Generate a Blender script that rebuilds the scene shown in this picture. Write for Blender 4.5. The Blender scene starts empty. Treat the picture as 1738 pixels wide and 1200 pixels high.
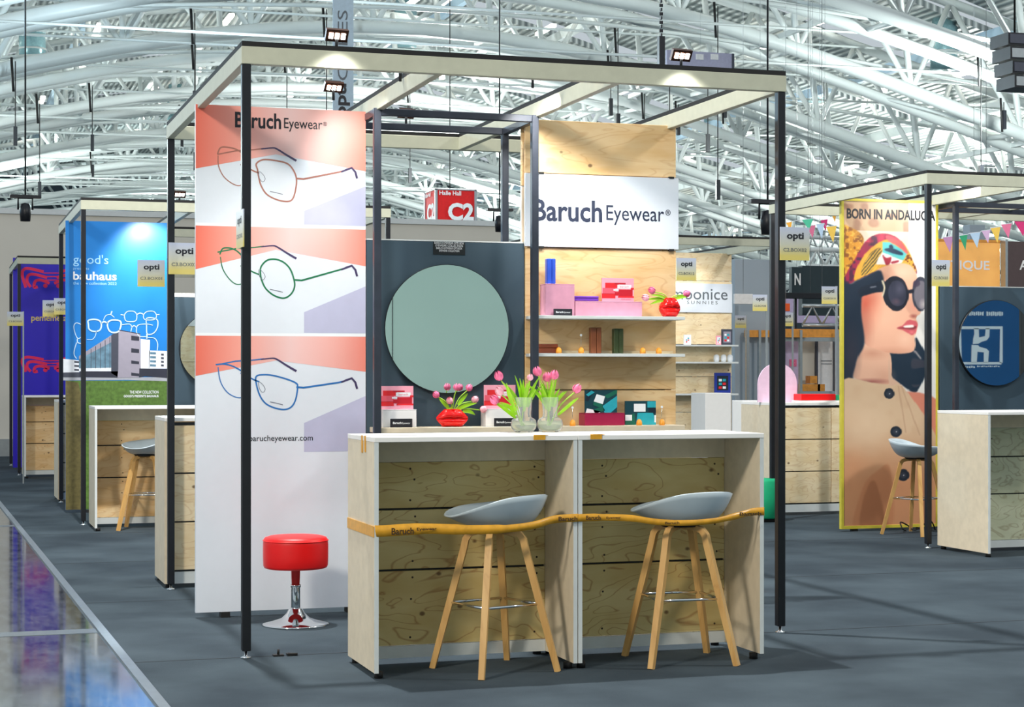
import bpy, bmesh, math, random
import numpy as np
from math import sin, cos, pi, sqrt, atan, atan2
from mathutils import Vector, Matrix
from mathutils.geometry import tessellate_polygon

sc = bpy.context.scene
COL = sc.collection
random.seed(7)
PI = pi
# ------------------------------------------------------------------ camera, light, exposure
CAM = (-1.389, -8.467, 1.33)
TH = atan(980 / 3077.0)
cd = bpy.data.cameras.new('camera'); cam = bpy.data.objects.new('camera', cd); COL.objects.link(cam)
cam.location = CAM; cam.rotation_euler = (PI / 2, 0, -TH)
cd.sensor_fit = 'HORIZONTAL'; cd.sensor_width = 36.0; cd.lens = 36.0 * 3077 / 1738
cd.shift_x = 0.0; cd.shift_y = 35 / 1738.0; cd.clip_end = 400; cd.clip_start = 0.05
sc.camera = cam
W = bpy.data.worlds.new('hall_daylight'); sc.world = W; W.use_nodes = True
W.node_tree.nodes['Background'].inputs[0].default_value = (0.83, 0.93, 1.0, 1)
W.node_tree.nodes['Background'].inputs[1].default_value = 0.42
sc.view_settings.view_transform = 'Standard'; sc.view_settings.look = 'None'
sc.view_settings.exposure = 0.56; sc.view_settings.gamma = 1.0; sc.view_settings.use_curve_mapping = False

def lamp(kind, loc, target, energy, color=(1, 1, 1), **kw):
    l = bpy.data.lights.new(kind.lower() + '_light', kind); l.energy = energy; l.color = color
    for k, v in kw.items(): setattr(l, k, v)
    o = bpy.data.objects.new('light', l); COL.objects.link(o); o.location = loc
    if target is not None:
        o.rotation_euler = (Vector(target) - Vector(loc)).to_track_quat('-Z', 'Y').to_euler()
    return o
# high hall lamps (general lighting of the fair hall, above and behind the stand)
lamp('SPOT', (-0.2, 2.3, 10.5), (1.0, 0.0, 0.0), 3600, (1, 0.98, 0.94), spot_size=2.2, spot_blend=0.5, shadow_soft_size=0.12)
# added point lights without fixtures that brighten the roof girders, bluer at left
for (x_, y_, e_, c_) in ((-14, 27, 6500, (.42, .74, 1)), (4, 29, 4200, (.72, .9, 1)), (24, 30, 5200, (.9, 1, .98)), (-6, 46, 6500, (.9, 1, .98)), (14, 48, 6500, (.95, 1, .97)), (34, 50, 6500, (.95, 1, .97)), (0, 68, 7500, (.9, 1, .98)), (24, 70, 7500, (.9, 1, .98)), (46, 66, 6500, (.9, 1, .98)), (12, 95, 9000, (.85, 1, 1)), (36, 98, 9000, (.85, 1, 1))):
    lamp('POINT', (x_, y_, 7.6), None, e_ * .30, c_, shadow_soft_size=0.15)
lamp('SPOT', (-8.0, -7.5, 8.0), (1.0, 1.0, 0.8), 2700, (1, 0.90, 0.76), spot_size=2.0, spot_blend=0.6, shadow_soft_size=0.8)
lamp('SPOT', (12.0, -3.0, 10.0), (6.0, 5.0, 0.8), 1900, (1, 0.97, 0.92), spot_size=2.0, spot_blend=0.6, shadow_soft_size=0.8)

# ------------------------------------------------------------------ materials
def lin(c):
    r = []
    for v in c[:3]:
        v = v / 255.0
        r.append(v / 12.92 if v <= 0.04045 else ((v + 0.055) / 1.055) ** 2.4)
    return (*r, 1.0)
def new_mat(name):
    m = bpy.data.materials.new(name); m.use_nodes = True
    return m, m.node_tree, m.node_tree.nodes['Principled BSDF']
def mat(name, c, rough=0.5, metal=0.0, var=0.06, scale=18, bump=0.0, bscale=120, emit=None, es=1.0, trans=0.0, ior=1.45, spec=0.5):
    m, nt, b = new_mat(name); L = lin(c)
    b.inputs['Roughness'].default_value = rough; b.inputs['Metallic'].default_value = metal
    b.inputs['Specular IOR Level'].default_value = spec
    tc = nt.nodes.new('ShaderNodeTexCoord')
    if var > 0:
        n = nt.nodes.new('ShaderNodeTexNoise'); n.inputs['Scale'].default_value = scale; n.inputs['Detail'].default_value = 3
        nt.links.new(tc.outputs['Object'], n.inputs['Vector'])
        r = nt.nodes.new('ShaderNodeValToRGB')
        r.color_ramp.elements[0].position = 0.3; r.color_ramp.elements[1].position = 0.7
        r.color_ramp.elements[0].color = (*[x * (1 - var) for x in L[:3]], 1)
        r.color_ramp.elements[1].color = (*[min(1, x * (1 + var)) for x in L[:3]], 1)
        nt.links.new(n.outputs['Fac'], r.inputs['Fac']); nt.links.new(r.outputs['Color'], b.inputs['Base Color'])
    else:
        b.inputs['Base Color'].default_value = L
    if bump > 0:
        n2 = nt.nodes.new('ShaderNodeTexNoise'); n2.inputs['Scale'].default_value = bscale; n2.inputs['Detail'].default_value = 2
        nt.links.new(tc.outputs['Object'], n2.inputs['Vector'])
        bp = nt.nodes.new('ShaderNodeBump'); bp.inputs['Strength'].default_value = bump; bp.inputs['Distance'].default_value = 0.003
        nt.links.new(n2.outputs['Fac'], bp.inputs['Height']); nt.links.new(bp.outputs['Normal'], b.inputs['Normal'])
    if trans > 0:
        b.inputs['Transmission Weight'].default_value = trans; b.inputs['IOR'].default_value = ior
    if emit:
        b.inputs['Emission Color'].default_value = lin(emit); b.inputs['Emission Strength'].default_value = es
    return m
def plywood(name, c1, c2, cl, sx=1.1, sz=4.5, lines=9.0, amt=0.6, rough=0.55, lw=.16):
    """pale face veneer with contour-like grain lines, brown blotches and small knots"""
    m, nt, b = new_mat(name); N = nt.nodes.new; K = nt.links.new
    b.inputs['Roughness'].default_value = rough
    tc = N('ShaderNodeTexCoord'); oi = N('ShaderNodeObjectInfo')
    mul = N('ShaderNodeMath'); mul.operation = 'MULTIPLY'; mul.inputs[1].default_value = 37.0; K(oi.outputs['Random'], mul.inputs[0])
    cmb = N('ShaderNodeCombineXYZ'); K(mul.outputs[0], cmb.inputs[0]); K(mul.outputs[0], cmb.inputs[2])
    add = N('ShaderNodeVectorMath'); add.operation = 'ADD'; K(tc.outputs['Object'], add.inputs[0]); K(cmb.outputs[0], add.inputs[1])
    mp = N('ShaderNodeMapping'); mp.inputs['Scale'].default_value = (sx, 2.0, sz); K(add.outputs[0], mp.inputs['Vector'])
    n1 = N('ShaderNodeTexNoise'); n1.inputs['Scale'].default_value = 1.6; n1.inputs['Detail'].default_value = 2.5; n1.inputs['Distortion'].default_value = 0.5
    K(mp.outputs[0], n1.inputs['Vector'])
    m1 = N('ShaderNodeMath'); m1.operation = 'MULTIPLY'; m1.inputs[1].default_value = lines; K(n1.outputs['Fac'], m1.inputs[0])
    pp = N('ShaderNodeMath'); pp.operation = 'PINGPONG'; pp.inputs[1].default_value = 0.5; K(m1.outputs[0], pp.inputs[0])
    r = N('ShaderNodeValToRGB'); e = r.color_ramp.elements
    e[0].position = 0.0; e[0].color = (amt, amt, amt, 1); e[1].position = lw; e[1].color = (0, 0, 0, 1)
    K(pp.outputs[0], r.inputs['Fac'])
    n2 = N('ShaderNodeTexNoise'); n2.inputs['Scale'].default_value = 2.2; n2.inputs['Detail'].default_value = 6; K(mp.outputs[0], n2.inputs['Vector'])
    r2 = N('ShaderNodeValToRGB'); e = r2.color_ramp.elements
    e[0].position = 0.35; e[0].color = lin(c1); e[1].position = 0.68; e[1].color = lin(c2); K(n2.outputs['Fac'], r2.inputs['Fac'])
    mx = N('ShaderNodeMixRGB'); mx.inputs['Color2'].default_value = lin(cl); K(r.outputs['Color'], mx.inputs['Fac']); K(r2.outputs['Color'], mx.inputs['Color1'])
    mp2 = N('ShaderNodeMapping'); mp2.inputs['Scale'].default_value = (5.0, 5.0, 6.5); K(add.outputs[0], mp2.inputs['Vector'])
    vo = N('ShaderNodeTexVoronoi'); vo.inputs['Scale'].default_value = 1.0; K(mp2.outputs[0], vo.inputs['Vector'])
    r3 = N('ShaderNodeValToRGB'); e = r3.color_ramp.elements
    e[0].position = 0.045; e[0].color = (0.85, 0.85, 0.85, 1); e[1].position = 0.085; e[1].color = (0, 0, 0, 1); K(vo.outputs['Distance'], r3.inputs['Fac'])
    mx2 = N('ShaderNodeMixRGB'); mx2.inputs['Color2'].default_value = lin((96, 62, 30)); K(r3.outputs['Color'], mx2.inputs['Fac']); K(mx.outputs['Color'], mx2.inputs['Color1'])
    K(mx2.outputs['Color'], b.inputs['Base Color'])
    return m
M = {}
M['ply'] = plywood('plywood_board', (244, 214, 166), (230, 188, 128), (208, 154, 94), amt=0.38)
M['ply_dark'] = plywood('plywood_knotty', (218, 200, 142), (202, 176, 112), (152, 96, 44), sx=1.15, sz=3.6, lines=11, amt=0.62, lw=.09)  # olive tone puts the shade of the front counters into the boards
M['ply_pale'] = plywood('plywood_pale', (240, 222, 186), (228, 204, 160), (206, 170, 124), sx=2.0, sz=6, lines=8, amt=0.5)
M['ply_grey'] = plywood('plywood_greenish', (205, 208, 180), (186, 190, 160), (150, 140, 110), sx=2.0, sz=4, lines=9, amt=0.6)  # greenish light on the right hand counters is put into this colour
M['oak'] = plywood('oak_leg', (222, 178, 112), (204, 156, 90), (180, 130, 70), sx=9, sz=1.2, lines=5, amt=0.3, rough=0.4)
M['cream'] = mat('cream_laminate', (220, 207, 182), 0.5, bump=0.05)
M['beam'] = mat('cream_beam', (190, 192, 172), 0.55, var=0.04)
M['white'] = mat('white_laminate', (244, 243, 240), 0.32, var=0.015)
M['whitegloss'] = mat('white_gloss', (244, 244, 246), 0.2, var=0.01)
M['edge'] = mat('pale_edge_band', (214, 220, 220), 0.45, var=0.03)
M['black'] = mat('black_steel', (30, 32, 38), 0.38, var=0.1, metal=0.2)
M['slatesteel'] = mat('dark_grey_steel', (52, 58, 70), 0.38, var=0.1, metal=0.25)
M['rubber'] = mat('black_rubber', (16, 16, 17), 0.7)
M['slate'] = mat('slate_blue_board', (56, 76, 90), 0.5, var=0.05, scale=4)
M['chrome'] = mat('chrome', (225, 228, 230), 0.08, metal=1.0, var=0.01)
M['screw'] = mat('dark_screw_head', (60, 44, 28), .6); M['mirror'] = mat('mirror_glass', (236, 244, 242), 0.01, metal=1.0, var=0.0)
M['mirrorback'] = mat('mirror_rim', (18, 22, 26), 0.4)
M['shell'] = mat('grey_blue_plastic_shell', (188, 202, 210), 0.45, var=0.02)
M['red'] = mat('red_leather', (232, 12, 14), 0.42, var=0.03, bump=0.08)
M['redgloss'] = mat('red_glaze', (232, 20, 18), 0.14, var=0.03)
M['tape'] = mat('yellow_adhesive_tape', (226, 164, 44), 0.32, var=0.12, scale=30)
M['tapetext'] = mat('tape_print', (70, 48, 22), 0.5)
M['ink'] = mat('black_ink', (24, 26, 36), 0.5)
M['inkgrey'] = mat('grey_ink', (96, 104, 112), 0.5)
M['bluegrey_ink'] = mat('blue_black_ink', (34, 44, 70), 0.5)
M['whiteprint'] = mat('white_print', (240, 245, 250), 0.5, var=0.01)
M['paleprint'] = mat('pale_blue_print', (150, 206, 246), 0.5, var=0.01)
M['posterwhite'] = mat('white_poster_print', (222, 230, 240), 0.4, var=0.01)
M['glass'] = mat('clear_glass', (255, 255, 255), 0.01, trans=.86, var=0.0, ior=1.05)
M['leaf'] = mat('tulip_leaf', (158, 216, 36), 0.45, var=0.15)
M['stem'] = mat('tulip_stem', (160, 210, 60), 0.45, var=0.12)
M['petal'] = mat('pink_petal', (250, 112, 156), 0.5, var=0.28, scale=60)
M['petal2'] = mat('pale_pink_petal', (255, 172, 188), 0.5, var=0.25, scale=60)
M['amber'] = mat('amber_plastic', (250, 166, 52), 0.3, var=0.05)
M['led'] = mat('led_lens', (255, 255, 255), 0.3, var=0, emit=(255, 250, 240), es=9)
M['copper'] = mat('copper_reflector', (110, 74, 60), 0.25, metal=1.0)
M['truss'] = mat('white_painted_tube', (222, 228, 226), 0.4, var=0.03, scale=1)
M['trussblue'] = mat('blue_lit_tube', (186, 214, 234), 0.4, var=0.03, scale=1)  # bluish light on the roof tubes, put into their colour
M['hall_lamp'] = mat('hall_lamp_tube', (255, 255, 255), 0.4, var=0, emit=(255, 252, 240), es=5.0)
M['duct'] = mat('teal_air_outlet', (150, 190, 196), 0.25, metal=0.3, var=0.1)
M['beige'] = mat('beige_wall_paint', (216, 212, 200), 0.7, var=0.02, scale=2)
M['endwall'] = mat('dark_glazing', (24, 46, 56), 0.5, var=0.4, scale=0.3)

# ------------------------------------------------------------------ mesh helpers
class MB:
    def __init__(s): s.v = []; s.f = []; s.m = []; s.mats = []; s.sm = []
    def slot(s, m):
        if m not in s.mats: s.mats.append(m)
        return s.mats.index(m)
    def face(s, idx, m=0, smooth=False): s.f.append(tuple(idx)); s.m.append(m); s.sm.append(smooth)
    def box(s, x0, y0, z0, x1, y1, z1, mat=None, ch=0.0):
        m = s.slot(mat) if mat else 0
        if x0 > x1: x0, x1 = x1, x0
        if y0 > y1: y0, y1 = y1, y0
        if z0 > z1: z0, z1 = z1, z0
        b = len(s.v)
        c = min(ch, (x1 - x0) * .3, (y1 - y0) * .3, (z1 - z0) * .3)
        if c <= 0:
            s.v += [(x0, y0, z0), (x1, y0, z0), (x1, y1, z0), (x0, y1, z0), (x0, y0, z1), (x1, y0, z1), (x1, y1, z1), (x0, y1, z1)]
            for f in ((3, 2, 1, 0), (4, 5, 6, 7), (0, 1, 5, 4), (1, 2, 6, 5), (2, 3, 7, 6), (3, 0, 4, 7)): s.face([b + i for i in f], m)
            return s
        bm = bmesh.new(); bmesh.ops.create_cube(bm, size=1)
        for v in bm.verts: v.co = Vector(((x0 + x1) / 2 + v.co.x * (x1 - x0), (y0 + y1) / 2 + v.co.y * (y1 - y0), (z0 + z1) / 2 + v.co.z * (z1 - z0)))
        bmesh.ops.bevel(bm, geom=list(bm.edges), offset=c, segments=1, affect='EDGES', profile=0.5)
        s.add_bm(bm, m); return s
    def add_bm(s, bm, m=0, smooth=False):
        bm.verts.index_update(); b = len(s.v)
        s.v += [tuple(v.co) for v in bm.verts]
        for f in bm.faces: s.face([b + v.index for v in f.verts], m, smooth)
        bm.free()
    def obox(s, c, ax, ay, az, mat=None):
        """oriented box: centre and three half vectors"""
        m = s.slot(mat) if mat else 0; b = len(s.v); c = Vector(c); ax, ay, az = Vector(ax), Vector(ay), Vector(az)
        for k in ((-1, -1, -1), (1, -1, -1), (1, 1, -1), (-1, 1, -1), (-1, -1, 1), (1, -1, 1), (1, 1, 1), (-1, 1, 1)):
            s.v.append(tuple(c + ax * k[0] + ay * k[1] + az * k[2]))
        for f in ((3, 2, 1, 0), (4, 5, 6, 7), (0, 1, 5, 4), (1, 2, 6, 5), (2, 3, 7, 6), (3, 0, 4, 7)): s.face([b + i for i in f], m)
        return s
    def bar(s, p, q, w, h, mat=None):
        p, q = Vector(p), Vector(q); d = (q - p); L = d.length; d.normalize()
        up = Vector((0, 0, 1)) if abs(d.z) < 0.95 else Vector((0, 1, 0))
        sx = d.cross(up).normalized(); u = sx.cross(d).normalized()
        return s.obox((p + q) / 2, sx * w / 2, d * L / 2, u * h / 2, mat)
    def tube(s, pts, r, n=8, mat=None, caps=True, smooth=True, rect=None):
        m = s.slot(mat) if mat else 0
        P = [Vector(p) for p in pts]; R = r if hasattr(r, '__len__') else [r] * len(P)
        b = len(s.v); prev = None
        for i, p in enumerate(P):
            t = (P[min(i + 1, len(P) - 1)] - P[max(i - 1, 0)]).normalized()
            if prev is None:
                a = Vector((0, 0, 1)) if abs(t.z) < 0.9 else Vector((1, 0, 0))
                u = (a - t * a.dot(t)).normalized()
            else: u = (prev - t * prev.dot(t)).normalized()
            prev = u; w = t.cross(u)
            if rect:
                hw, hh = rect[0] * R[i], rect[1] * R[i]; 
                for (a_, b_) in ((1, 1), (-1, 1), (-1, -1), (1, -1)): s.v.append(tuple(p + u * hw * a_ + w * hh * b_))
            else:
                for k in range(n):
                    a = 2 * PI * k / n; s.v.append(tuple(p + (u * cos(a) + w * sin(a)) * R[i]))
        nn = 4 if rect else n
        for i in range(len(P) - 1):
            for k in range(nn):
                k2 = (k + 1) % nn
                s.face((b + i * nn + k, b + i * nn + k2, b + (i + 1) * nn + k2, b + (i + 1) * nn + k), m, smooth and not rect)
        if caps:
            s.face([b + k for k in range(nn)][::-1], m); s.face([b + (len(P) - 1) * nn + k for k in range(nn)], m)
        return s
    def lathe(s, prof, c=(0, 0, 0), n=24, mat=None, sx=1, sy=1, smooth=True):
        m = s.slot(mat) if mat else 0; b = len(s.v)
        for (r, z) in prof:
            for k in range(n):
                a = 2 * PI * k / n; s.v.append((c[0] + max(r, 1e-5) * cos(a) * sx, c[1] + max(r, 1e-5) * sin(a) * sy, c[2] + z))
        for i in range(len(prof) - 1):
            for k in range(n):
                k2 = (k + 1) % n; s.face((b + i * n + k, b + i * n + k2, b + (i + 1) * n + k2, b + (i + 1) * n + k), m, smooth)
        return s
    def disc(s, c, r, ax='y', n=64, mat=None, thick=0.0, sx=1.0):
        """flat round plate facing -y (front) with thickness going +y"""
        m = s.slot(mat) if mat else 0; b = len(s.v)
        for yy in (0, thick):
            for k in range(n):
                a = 2 * PI * k / n; s.v.append((c[0] + r * sx * cos(a), c[1] + yy, c[2] + r * sin(a)))
        s.face([b + k for k in range(n)], m); s.face([b + n + k for k in range(n)][::-1], m)
        for k in range(n): k2 = (k + 1) % n; s.face((b + k, b + n + k, b + n + k2, b + k2), m, True)
        return s
    def poly(s, pts2, y, mat=None, back=False):
        """flat polygon of (x,z) points at depth y, facing -y"""
        m = s.slot(mat) if mat else 0; b = len(s.v)
        P = [Vector((p[0], p[1], 0)) for p in pts2]
        s.v += [(p[0], y, p[1]) for p in pts2]
        for t in tessellate_polygon([P]):
            a, c, d = (P[i] for i in t)
            cr = (c - a).cross(d - a).z
            t = t if (cr > 0) else t[::-1]
            s.face([b + i for i in (t[::-1] if back else t)], m)
        return s
    def stroke(s, pts2, y, w, mat=None, closed=False):
        m = s.slot(mat) if mat else 0; b = len(s.v); n = len(pts2)
        Wd = w if hasattr(w, '__len__') else [w] * n
        for i, p in enumerate(pts2):
            if closed: q0, q1 = pts2[i - 1], pts2[(i + 1) % n]
            else: q0, q1 = pts2[max(i - 1, 0)], pts2[min(i + 1, n - 1)]
            dx, dz = q1[0] - q0[0], q1[1] - q0[1]; L = sqrt(dx * dx + dz * dz) or 1
            nx, nz = -dz / L * Wd[i] / 2, dx / L * Wd[i] / 2
            s.v += [(p[0] + nx, y, p[1] + nz), (p[0] - nx, y, p[1] - nz)]
        for i in range(n if closed else n - 1):
            j = (i + 1) % n; s.face((b + 2 * i, b + 2 * i + 1, b + 2 * j + 1, b + 2 * j), m)
        return s
ROOT = {}
def obj(name, mb, m=None, parent=None, loc=None):
    """link the mesh builder as one object; vertices are world-space, made relative to the root (or to loc)"""
    me = bpy.data.meshes.new(name)
    off = Vector((0, 0, 0))
    if parent is not None:
        r = parent
        while r.parent: r = r.parent
        off = ROOT.get(r, Vector((0, 0, 0)))
    elif loc is not None: off = Vector(loc)
    a = [(v[0] - off.x, v[1] - off.y, v[2] - off.z) for v in mb.v]
    me.from_pydata(a, [], mb.f)
    mats = mb.mats or [m]
    for x in mats: me.materials.append(M[x] if isinstance(x, str) else x)
    if mb.mats: me.polygons.foreach_set('material_index', mb.m)
    me.polygons.foreach_set('use_smooth', mb.sm)
    me.update()
    o = bpy.data.objects.new(name, me); COL.objects.link(o)
    if parent is not None: o.parent = parent
    else:
        o.location = off; ROOT[o] = off.copy()
    return o
def tag(o, label=None, cat=None, group=None, kind=None):
    if label: o['label'] = label
    if cat: o['category'] = cat
    if group: o['group'] = group
    if kind: o['kind'] = kind
    return o
def thing(name, label, cat, loc=(0, 0, 0), group=None):
    o = bpy.data.objects.new(name, None); COL.objects.link(o); o.location = loc; o.empty_display_size = 0.1
    ROOT[o] = Vector(loc); return tag(o, label, cat, group)
def one(name, mb, m, label, cat, loc, group=None): return tag(obj(name, mb, m, None, loc), label, cat, group)
def struct(name, mb, m, loc=(0, 0, 0)): return tag(obj(name, mb, m, None, loc), kind='structure')
def dup(root, loc, rz=0.0, label=None, group=None):
    r = root.copy(); COL.objects.link(r); r.location = loc; r.rotation_euler = (0, 0, rz)
    if label: r['label'] = label
    if group: r['group'] = group
    for ch in list(root.children):
        c = ch.copy(); COL.objects.link(c); c.parent = r
        for g in ch.children:
            d = g.copy(); COL.objects.link(d); d.parent = c
    return r
def box1(x0, y0, z0, x1, y1, z1, ch=0.0): return MB().box(x0, y0, z0, x1, y1, z1, ch=ch)
def smooth_curve(pts, closed=False, sub=6):
    out = []; n = len(pts)
    for i in range(n if closed else n - 1):
        if closed: p0, p1, p2, p3 = pts[i - 1], pts[i], pts[(i + 1) % n], pts[(i + 2) % n]
        else: p0, p1, p2, p3 = pts[max(i - 1, 0)], pts[i], pts[i + 1], pts[min(i + 2, n - 1)]
        for k in range(sub):
            t = k / sub
            out.append(tuple(0.5 * ((2 * p1[j]) + (-p0[j] + p2[j]) * t + (2 * p0[j] - 5 * p1[j] + 4 * p2[j] - p3[j]) * t * t + (-p0[j] + 3 * p1[j] - 3 * p2[j] + p3[j]) * t ** 3) for j in range(len(p1))))
    if not closed: out.append(tuple(pts[-1]))
    return out
_tc = {}
def text_mb(s, x0, z0, x1, z1, y, bold=0.0, face='S', fit=True, xpos=None, vertical=False, extr=0.0):
    """lettering fitted to the rectangle x0..x1, z0..z1 on plane y (face S = looks towards -y, N = towards +y, W = towards -x on plane x=xpos)"""
    key = (s, bold)
    if key not in _tc:
        cu = bpy.data.curves.new('lettering', 'FONT'); cu.body = s; cu.offset = bold; cu.resolution_u = 3
        ob = bpy.data.objects.new('lettering', cu); COL.objects.link(ob)
        bpy.context.view_layer.update()
        me = ob.to_mesh()
        V_ = [(v.co.x, v.co.y) for v in me.vertices]; F_ = [tuple(p.vertices) for p in me.polygons]
        ob.to_mesh_clear(); bpy.data.objects.remove(ob); bpy.data.curves.remove(cu)
        xs = [v[0] for v in V_]; ys = [v[1] for v in V_]
        a, b_, c, d = min(xs), max(xs), min(ys), max(ys)
        _tc[key] = ([((v[0] - a) / (b_ - a), (v[1] - c) / (d - c)) for v in V_], F_)
    V_, F_ = _tc[key]; mb = MB()
    for (u, w) in V_:
        if vertical: u, w = 1 - w, u      # reading upwards
        if face == 'S': mb.v.append((x0 + u * (x1 - x0), y, z0 + w * (z1 - z0)))
        elif face == 'N': mb.v.append((x1 - u * (x1 - x0), y, z0 + w * (z1 - z0)))
        else: mb.v.append((xpos, x1 - u * (x1 - x0), z0 + w * (z1 - z0)))
    for f in F_:
        mb.face(f, 0)
    return mb
def text(s, x0, z0, x1, z1, y, m, parent, bold=0.0, **k):
    return obj('lettering', text_mb(s, x0, z0, x1, z1, y, bold, **k), m, parent)
def px(u, v, y):
    """where the sight line of photo point (u,v) meets the upright plane at depth y: used to trace flat prints"""
    a = (u - 869) / 3077.0; c, s_ = cos(TH), sin(TH)
    rx = a * c + s_; ry = -a * s_ + c
    t = (y - CAM[1]) / ry
    return (CAM[0] + t * rx, CAM[2] + t * (635 - v) / 3077.0)

# ------------------------------------------------------------------ floor
def carpet_mat():
    m, nt, b = new_mat('charcoal_carpet'); N = nt.nodes.new; K = nt.links.new
    b.inputs['Roughness'].default_value = 0.95; b.inputs['Specular IOR Level'].default_value = 0.15
    tc = N('ShaderNodeTexCoord')
    n = N('ShaderNodeTexNoise'); n.inputs['Scale'].default_value = 1.3; n.inputs['Detail'].default_value = 5; K(tc.outputs['Object'], n.inputs['Vector'])
    r = N('ShaderNodeValToRGB'); r.color_ramp.elements[0].position = 0.35; r.color_ramp.elements[1].position = 0.7
    r.color_ramp.elements[0].color = lin((48, 58, 66)); r.color_ramp.elements[1].color = lin((70, 82, 90)); K(n.outputs['Fac'], r.inputs['Fac'])
    n2 = N('ShaderNodeTexNoise'); n2.inputs['Scale'].default_value = 260; K(tc.outputs['Object'], n2.inputs['Vector'])
    bp = N('ShaderNodeBump'); bp.inputs['Strength'].default_value = 0.5; bp.inputs['Distance'].default_value = 0.004; K(n2.outputs['Fac'], bp.inputs['Height'])
    K(r.outputs['Color'], b.inputs['Base Color']); K(bp.outputs['Normal'], b.inputs['Normal'])
    return m
def aisle_mat():
    m, nt, b = new_mat('polished_hall_floor'); N = nt.nodes.new; K = nt.links.new
    tc = N('ShaderNodeTexCoord')
    mp = N('ShaderNodeMapping'); mp.inputs['Scale'].default_value = (6, 1.6, 1); K(tc.outputs['Object'], mp.inputs['Vector'])
    n = N('ShaderNodeTexNoise'); n.inputs['Scale'].default_value = 2.0; n.inputs['Detail'].default_value = 8; n.inputs['Roughness'].default_value = 0.7; K(mp.outputs[0], n.inputs['Vector'])
    r = N('ShaderNodeValToRGB'); r.color_ramp.elements[0].position = 0.35; r.color_ramp.elements[1].position = 0.78
    r.color_ramp.elements[0].color = lin((34, 42, 54)); r.color_ramp.elements[1].color = lin((104, 112, 118)); K(n.outputs['Fac'], r.inputs['Fac'])
    K(r.outputs['Color'], b.inputs['Base Color'])
    r2 = N('ShaderNodeValToRGB'); r2.color_ramp.elements[0].position = 0.3; r2.color_ramp.elements[1].position = 0.8
    r2.color_ramp.elements[0].color = (0.07, 0.07, 0.07, 1); r2.color_ramp.elements[1].color = (0.22, 0.22, 0.22, 1); K(n.outputs['Fac'], r2.inputs['Fac'])
    K(r2.outputs['Color'], b.inputs['Roughness']); b.inputs['Specular IOR Level'].default_value = 1.0
    b.inputs['Coat Weight'].default_value = 0.6; b.inputs['Coat Roughness'].default_value = 0.06
    return m
def edge_x(y): return -0.515 - 0.0195 * y
mb = MB(); m0 = 0
mb.v += [(edge_x(-14), -14, 0), (60, -14, 0), (60, 135, 0), (edge_x(135), 135, 0)]; mb.face((0, 1, 2, 3)); mb.v += [(v[0], v[1], -0.12) for v in mb.v[:4]]
for f in ((7, 6, 5, 4), (0, 4, 5, 1), (1, 5, 6, 2), (2, 6, 7, 3), (3, 7, 4, 0)): mb.face(f)
floor = struct('floor', mb, carpet_mat())
mb = MB(); zz = -0.006
mb.v += [(-40, -14, zz), (edge_x(-14), -14, zz), (edge_x(135), 135, zz), (-40, 135, zz)]; mb.face((0, 1, 2, 3)); mb.v += [(v[0], v[1], -0.12) for v in mb.v[:4]]
for f in ((7, 6, 5, 4), (0, 4, 5, 1), (1, 5, 6, 2), (2, 6, 7, 3), (3, 7, 4, 0)): mb.face(f)
floor2 = struct('floor', mb, aisle_mat())
M['strip'] = mat('grey_floor_strip', (118, 128, 136), 0.4, metal=0.4)
M['seam'] = mat('carpet_seam', (46, 50, 56), 0.95)
mb = MB(); w = 0.045
mb.v += [(edge_x(-14) - w, -14, 0.004), (edge_x(-14), -14, 0.004), (edge_x(60), 60, 0.004), (edge_x(60) - w, 60, 0.004)]
mb.v += [(v[0], v[1], -0.01) for v in mb.v[:4]]
for f in ((0, 1, 2, 3), (7, 6, 5, 4), (0, 4, 5, 1), (1, 5, 6, 2), (2, 6, 7, 3), (3, 7, 4, 0)): mb.face(f)
struct('trim_1', mb, 'strip')
for (y0_, sl) in ((0.02, 0.0), (2.3, 0.0), (4.6, 0.0), (7.0, 0.0)):
    o = obj('carpet_seam', box1(edge_x(y0_), y0_, -0.001, 14, y0_ + 0.008, 0.0012), 'seam', floor)
M['joint'] = mat('floor_joint', (92, 100, 106), 0.35)
for y0_ in (1.1, 8.0, 15):
    obj('floor_joint', box1(-14, y0_, -0.008, edge_x(y0_) - 0.05, y0_ + 0.16, -0.0045), 'joint', floor2)

# ------------------------------------------------------------------ ceiling: decking, lattice girders, lamps, cables
XP = 11.5
def arch(x, zp, A=6.0, L=62.0): return zp - A * (1 - cos(2 * PI * (x - XP) / L)) / 2
def deck_mat():
    m, nt, b = new_mat('ribbed_roof_decking'); N = nt.nodes.new; K = nt.links.new
    tc = N('ShaderNodeTexCoord'); wv = N('ShaderNodeTexWave'); wv.wave_type = 'BANDS'; wv.bands_direction = 'X'; wv.inputs['Scale'].default_value = 1.3
    K(tc.outputs['Object'], wv.inputs['Vector'])
    r = N('ShaderNodeValToRGB'); r.color_ramp.elements[0].color = lin((120, 130, 130)); r.color_ramp.elements[1].color = lin((214, 220, 216)); K(wv.outputs['Fac'], r.inputs['Fac'])
    K(r.outputs['Color'], b.inputs['Base Color']); b.inputs['Roughness'].default_value = 0.5
    bp = N('ShaderNodeBump'); bp.inputs['Strength'].default_value = 0.8; bp.inputs['Distance'].default_value = 0.1; K(wv.outputs['Fac'], bp.inputs['Height']); K(bp.outputs['Normal'], b.inputs['Normal'])
    return m
X0, X1 = -36, 62
YS = [31.5 + 5.6 * i for i in range(16)]
mb = MB()
xs = np.linspace(X0, X1, 50)
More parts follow.
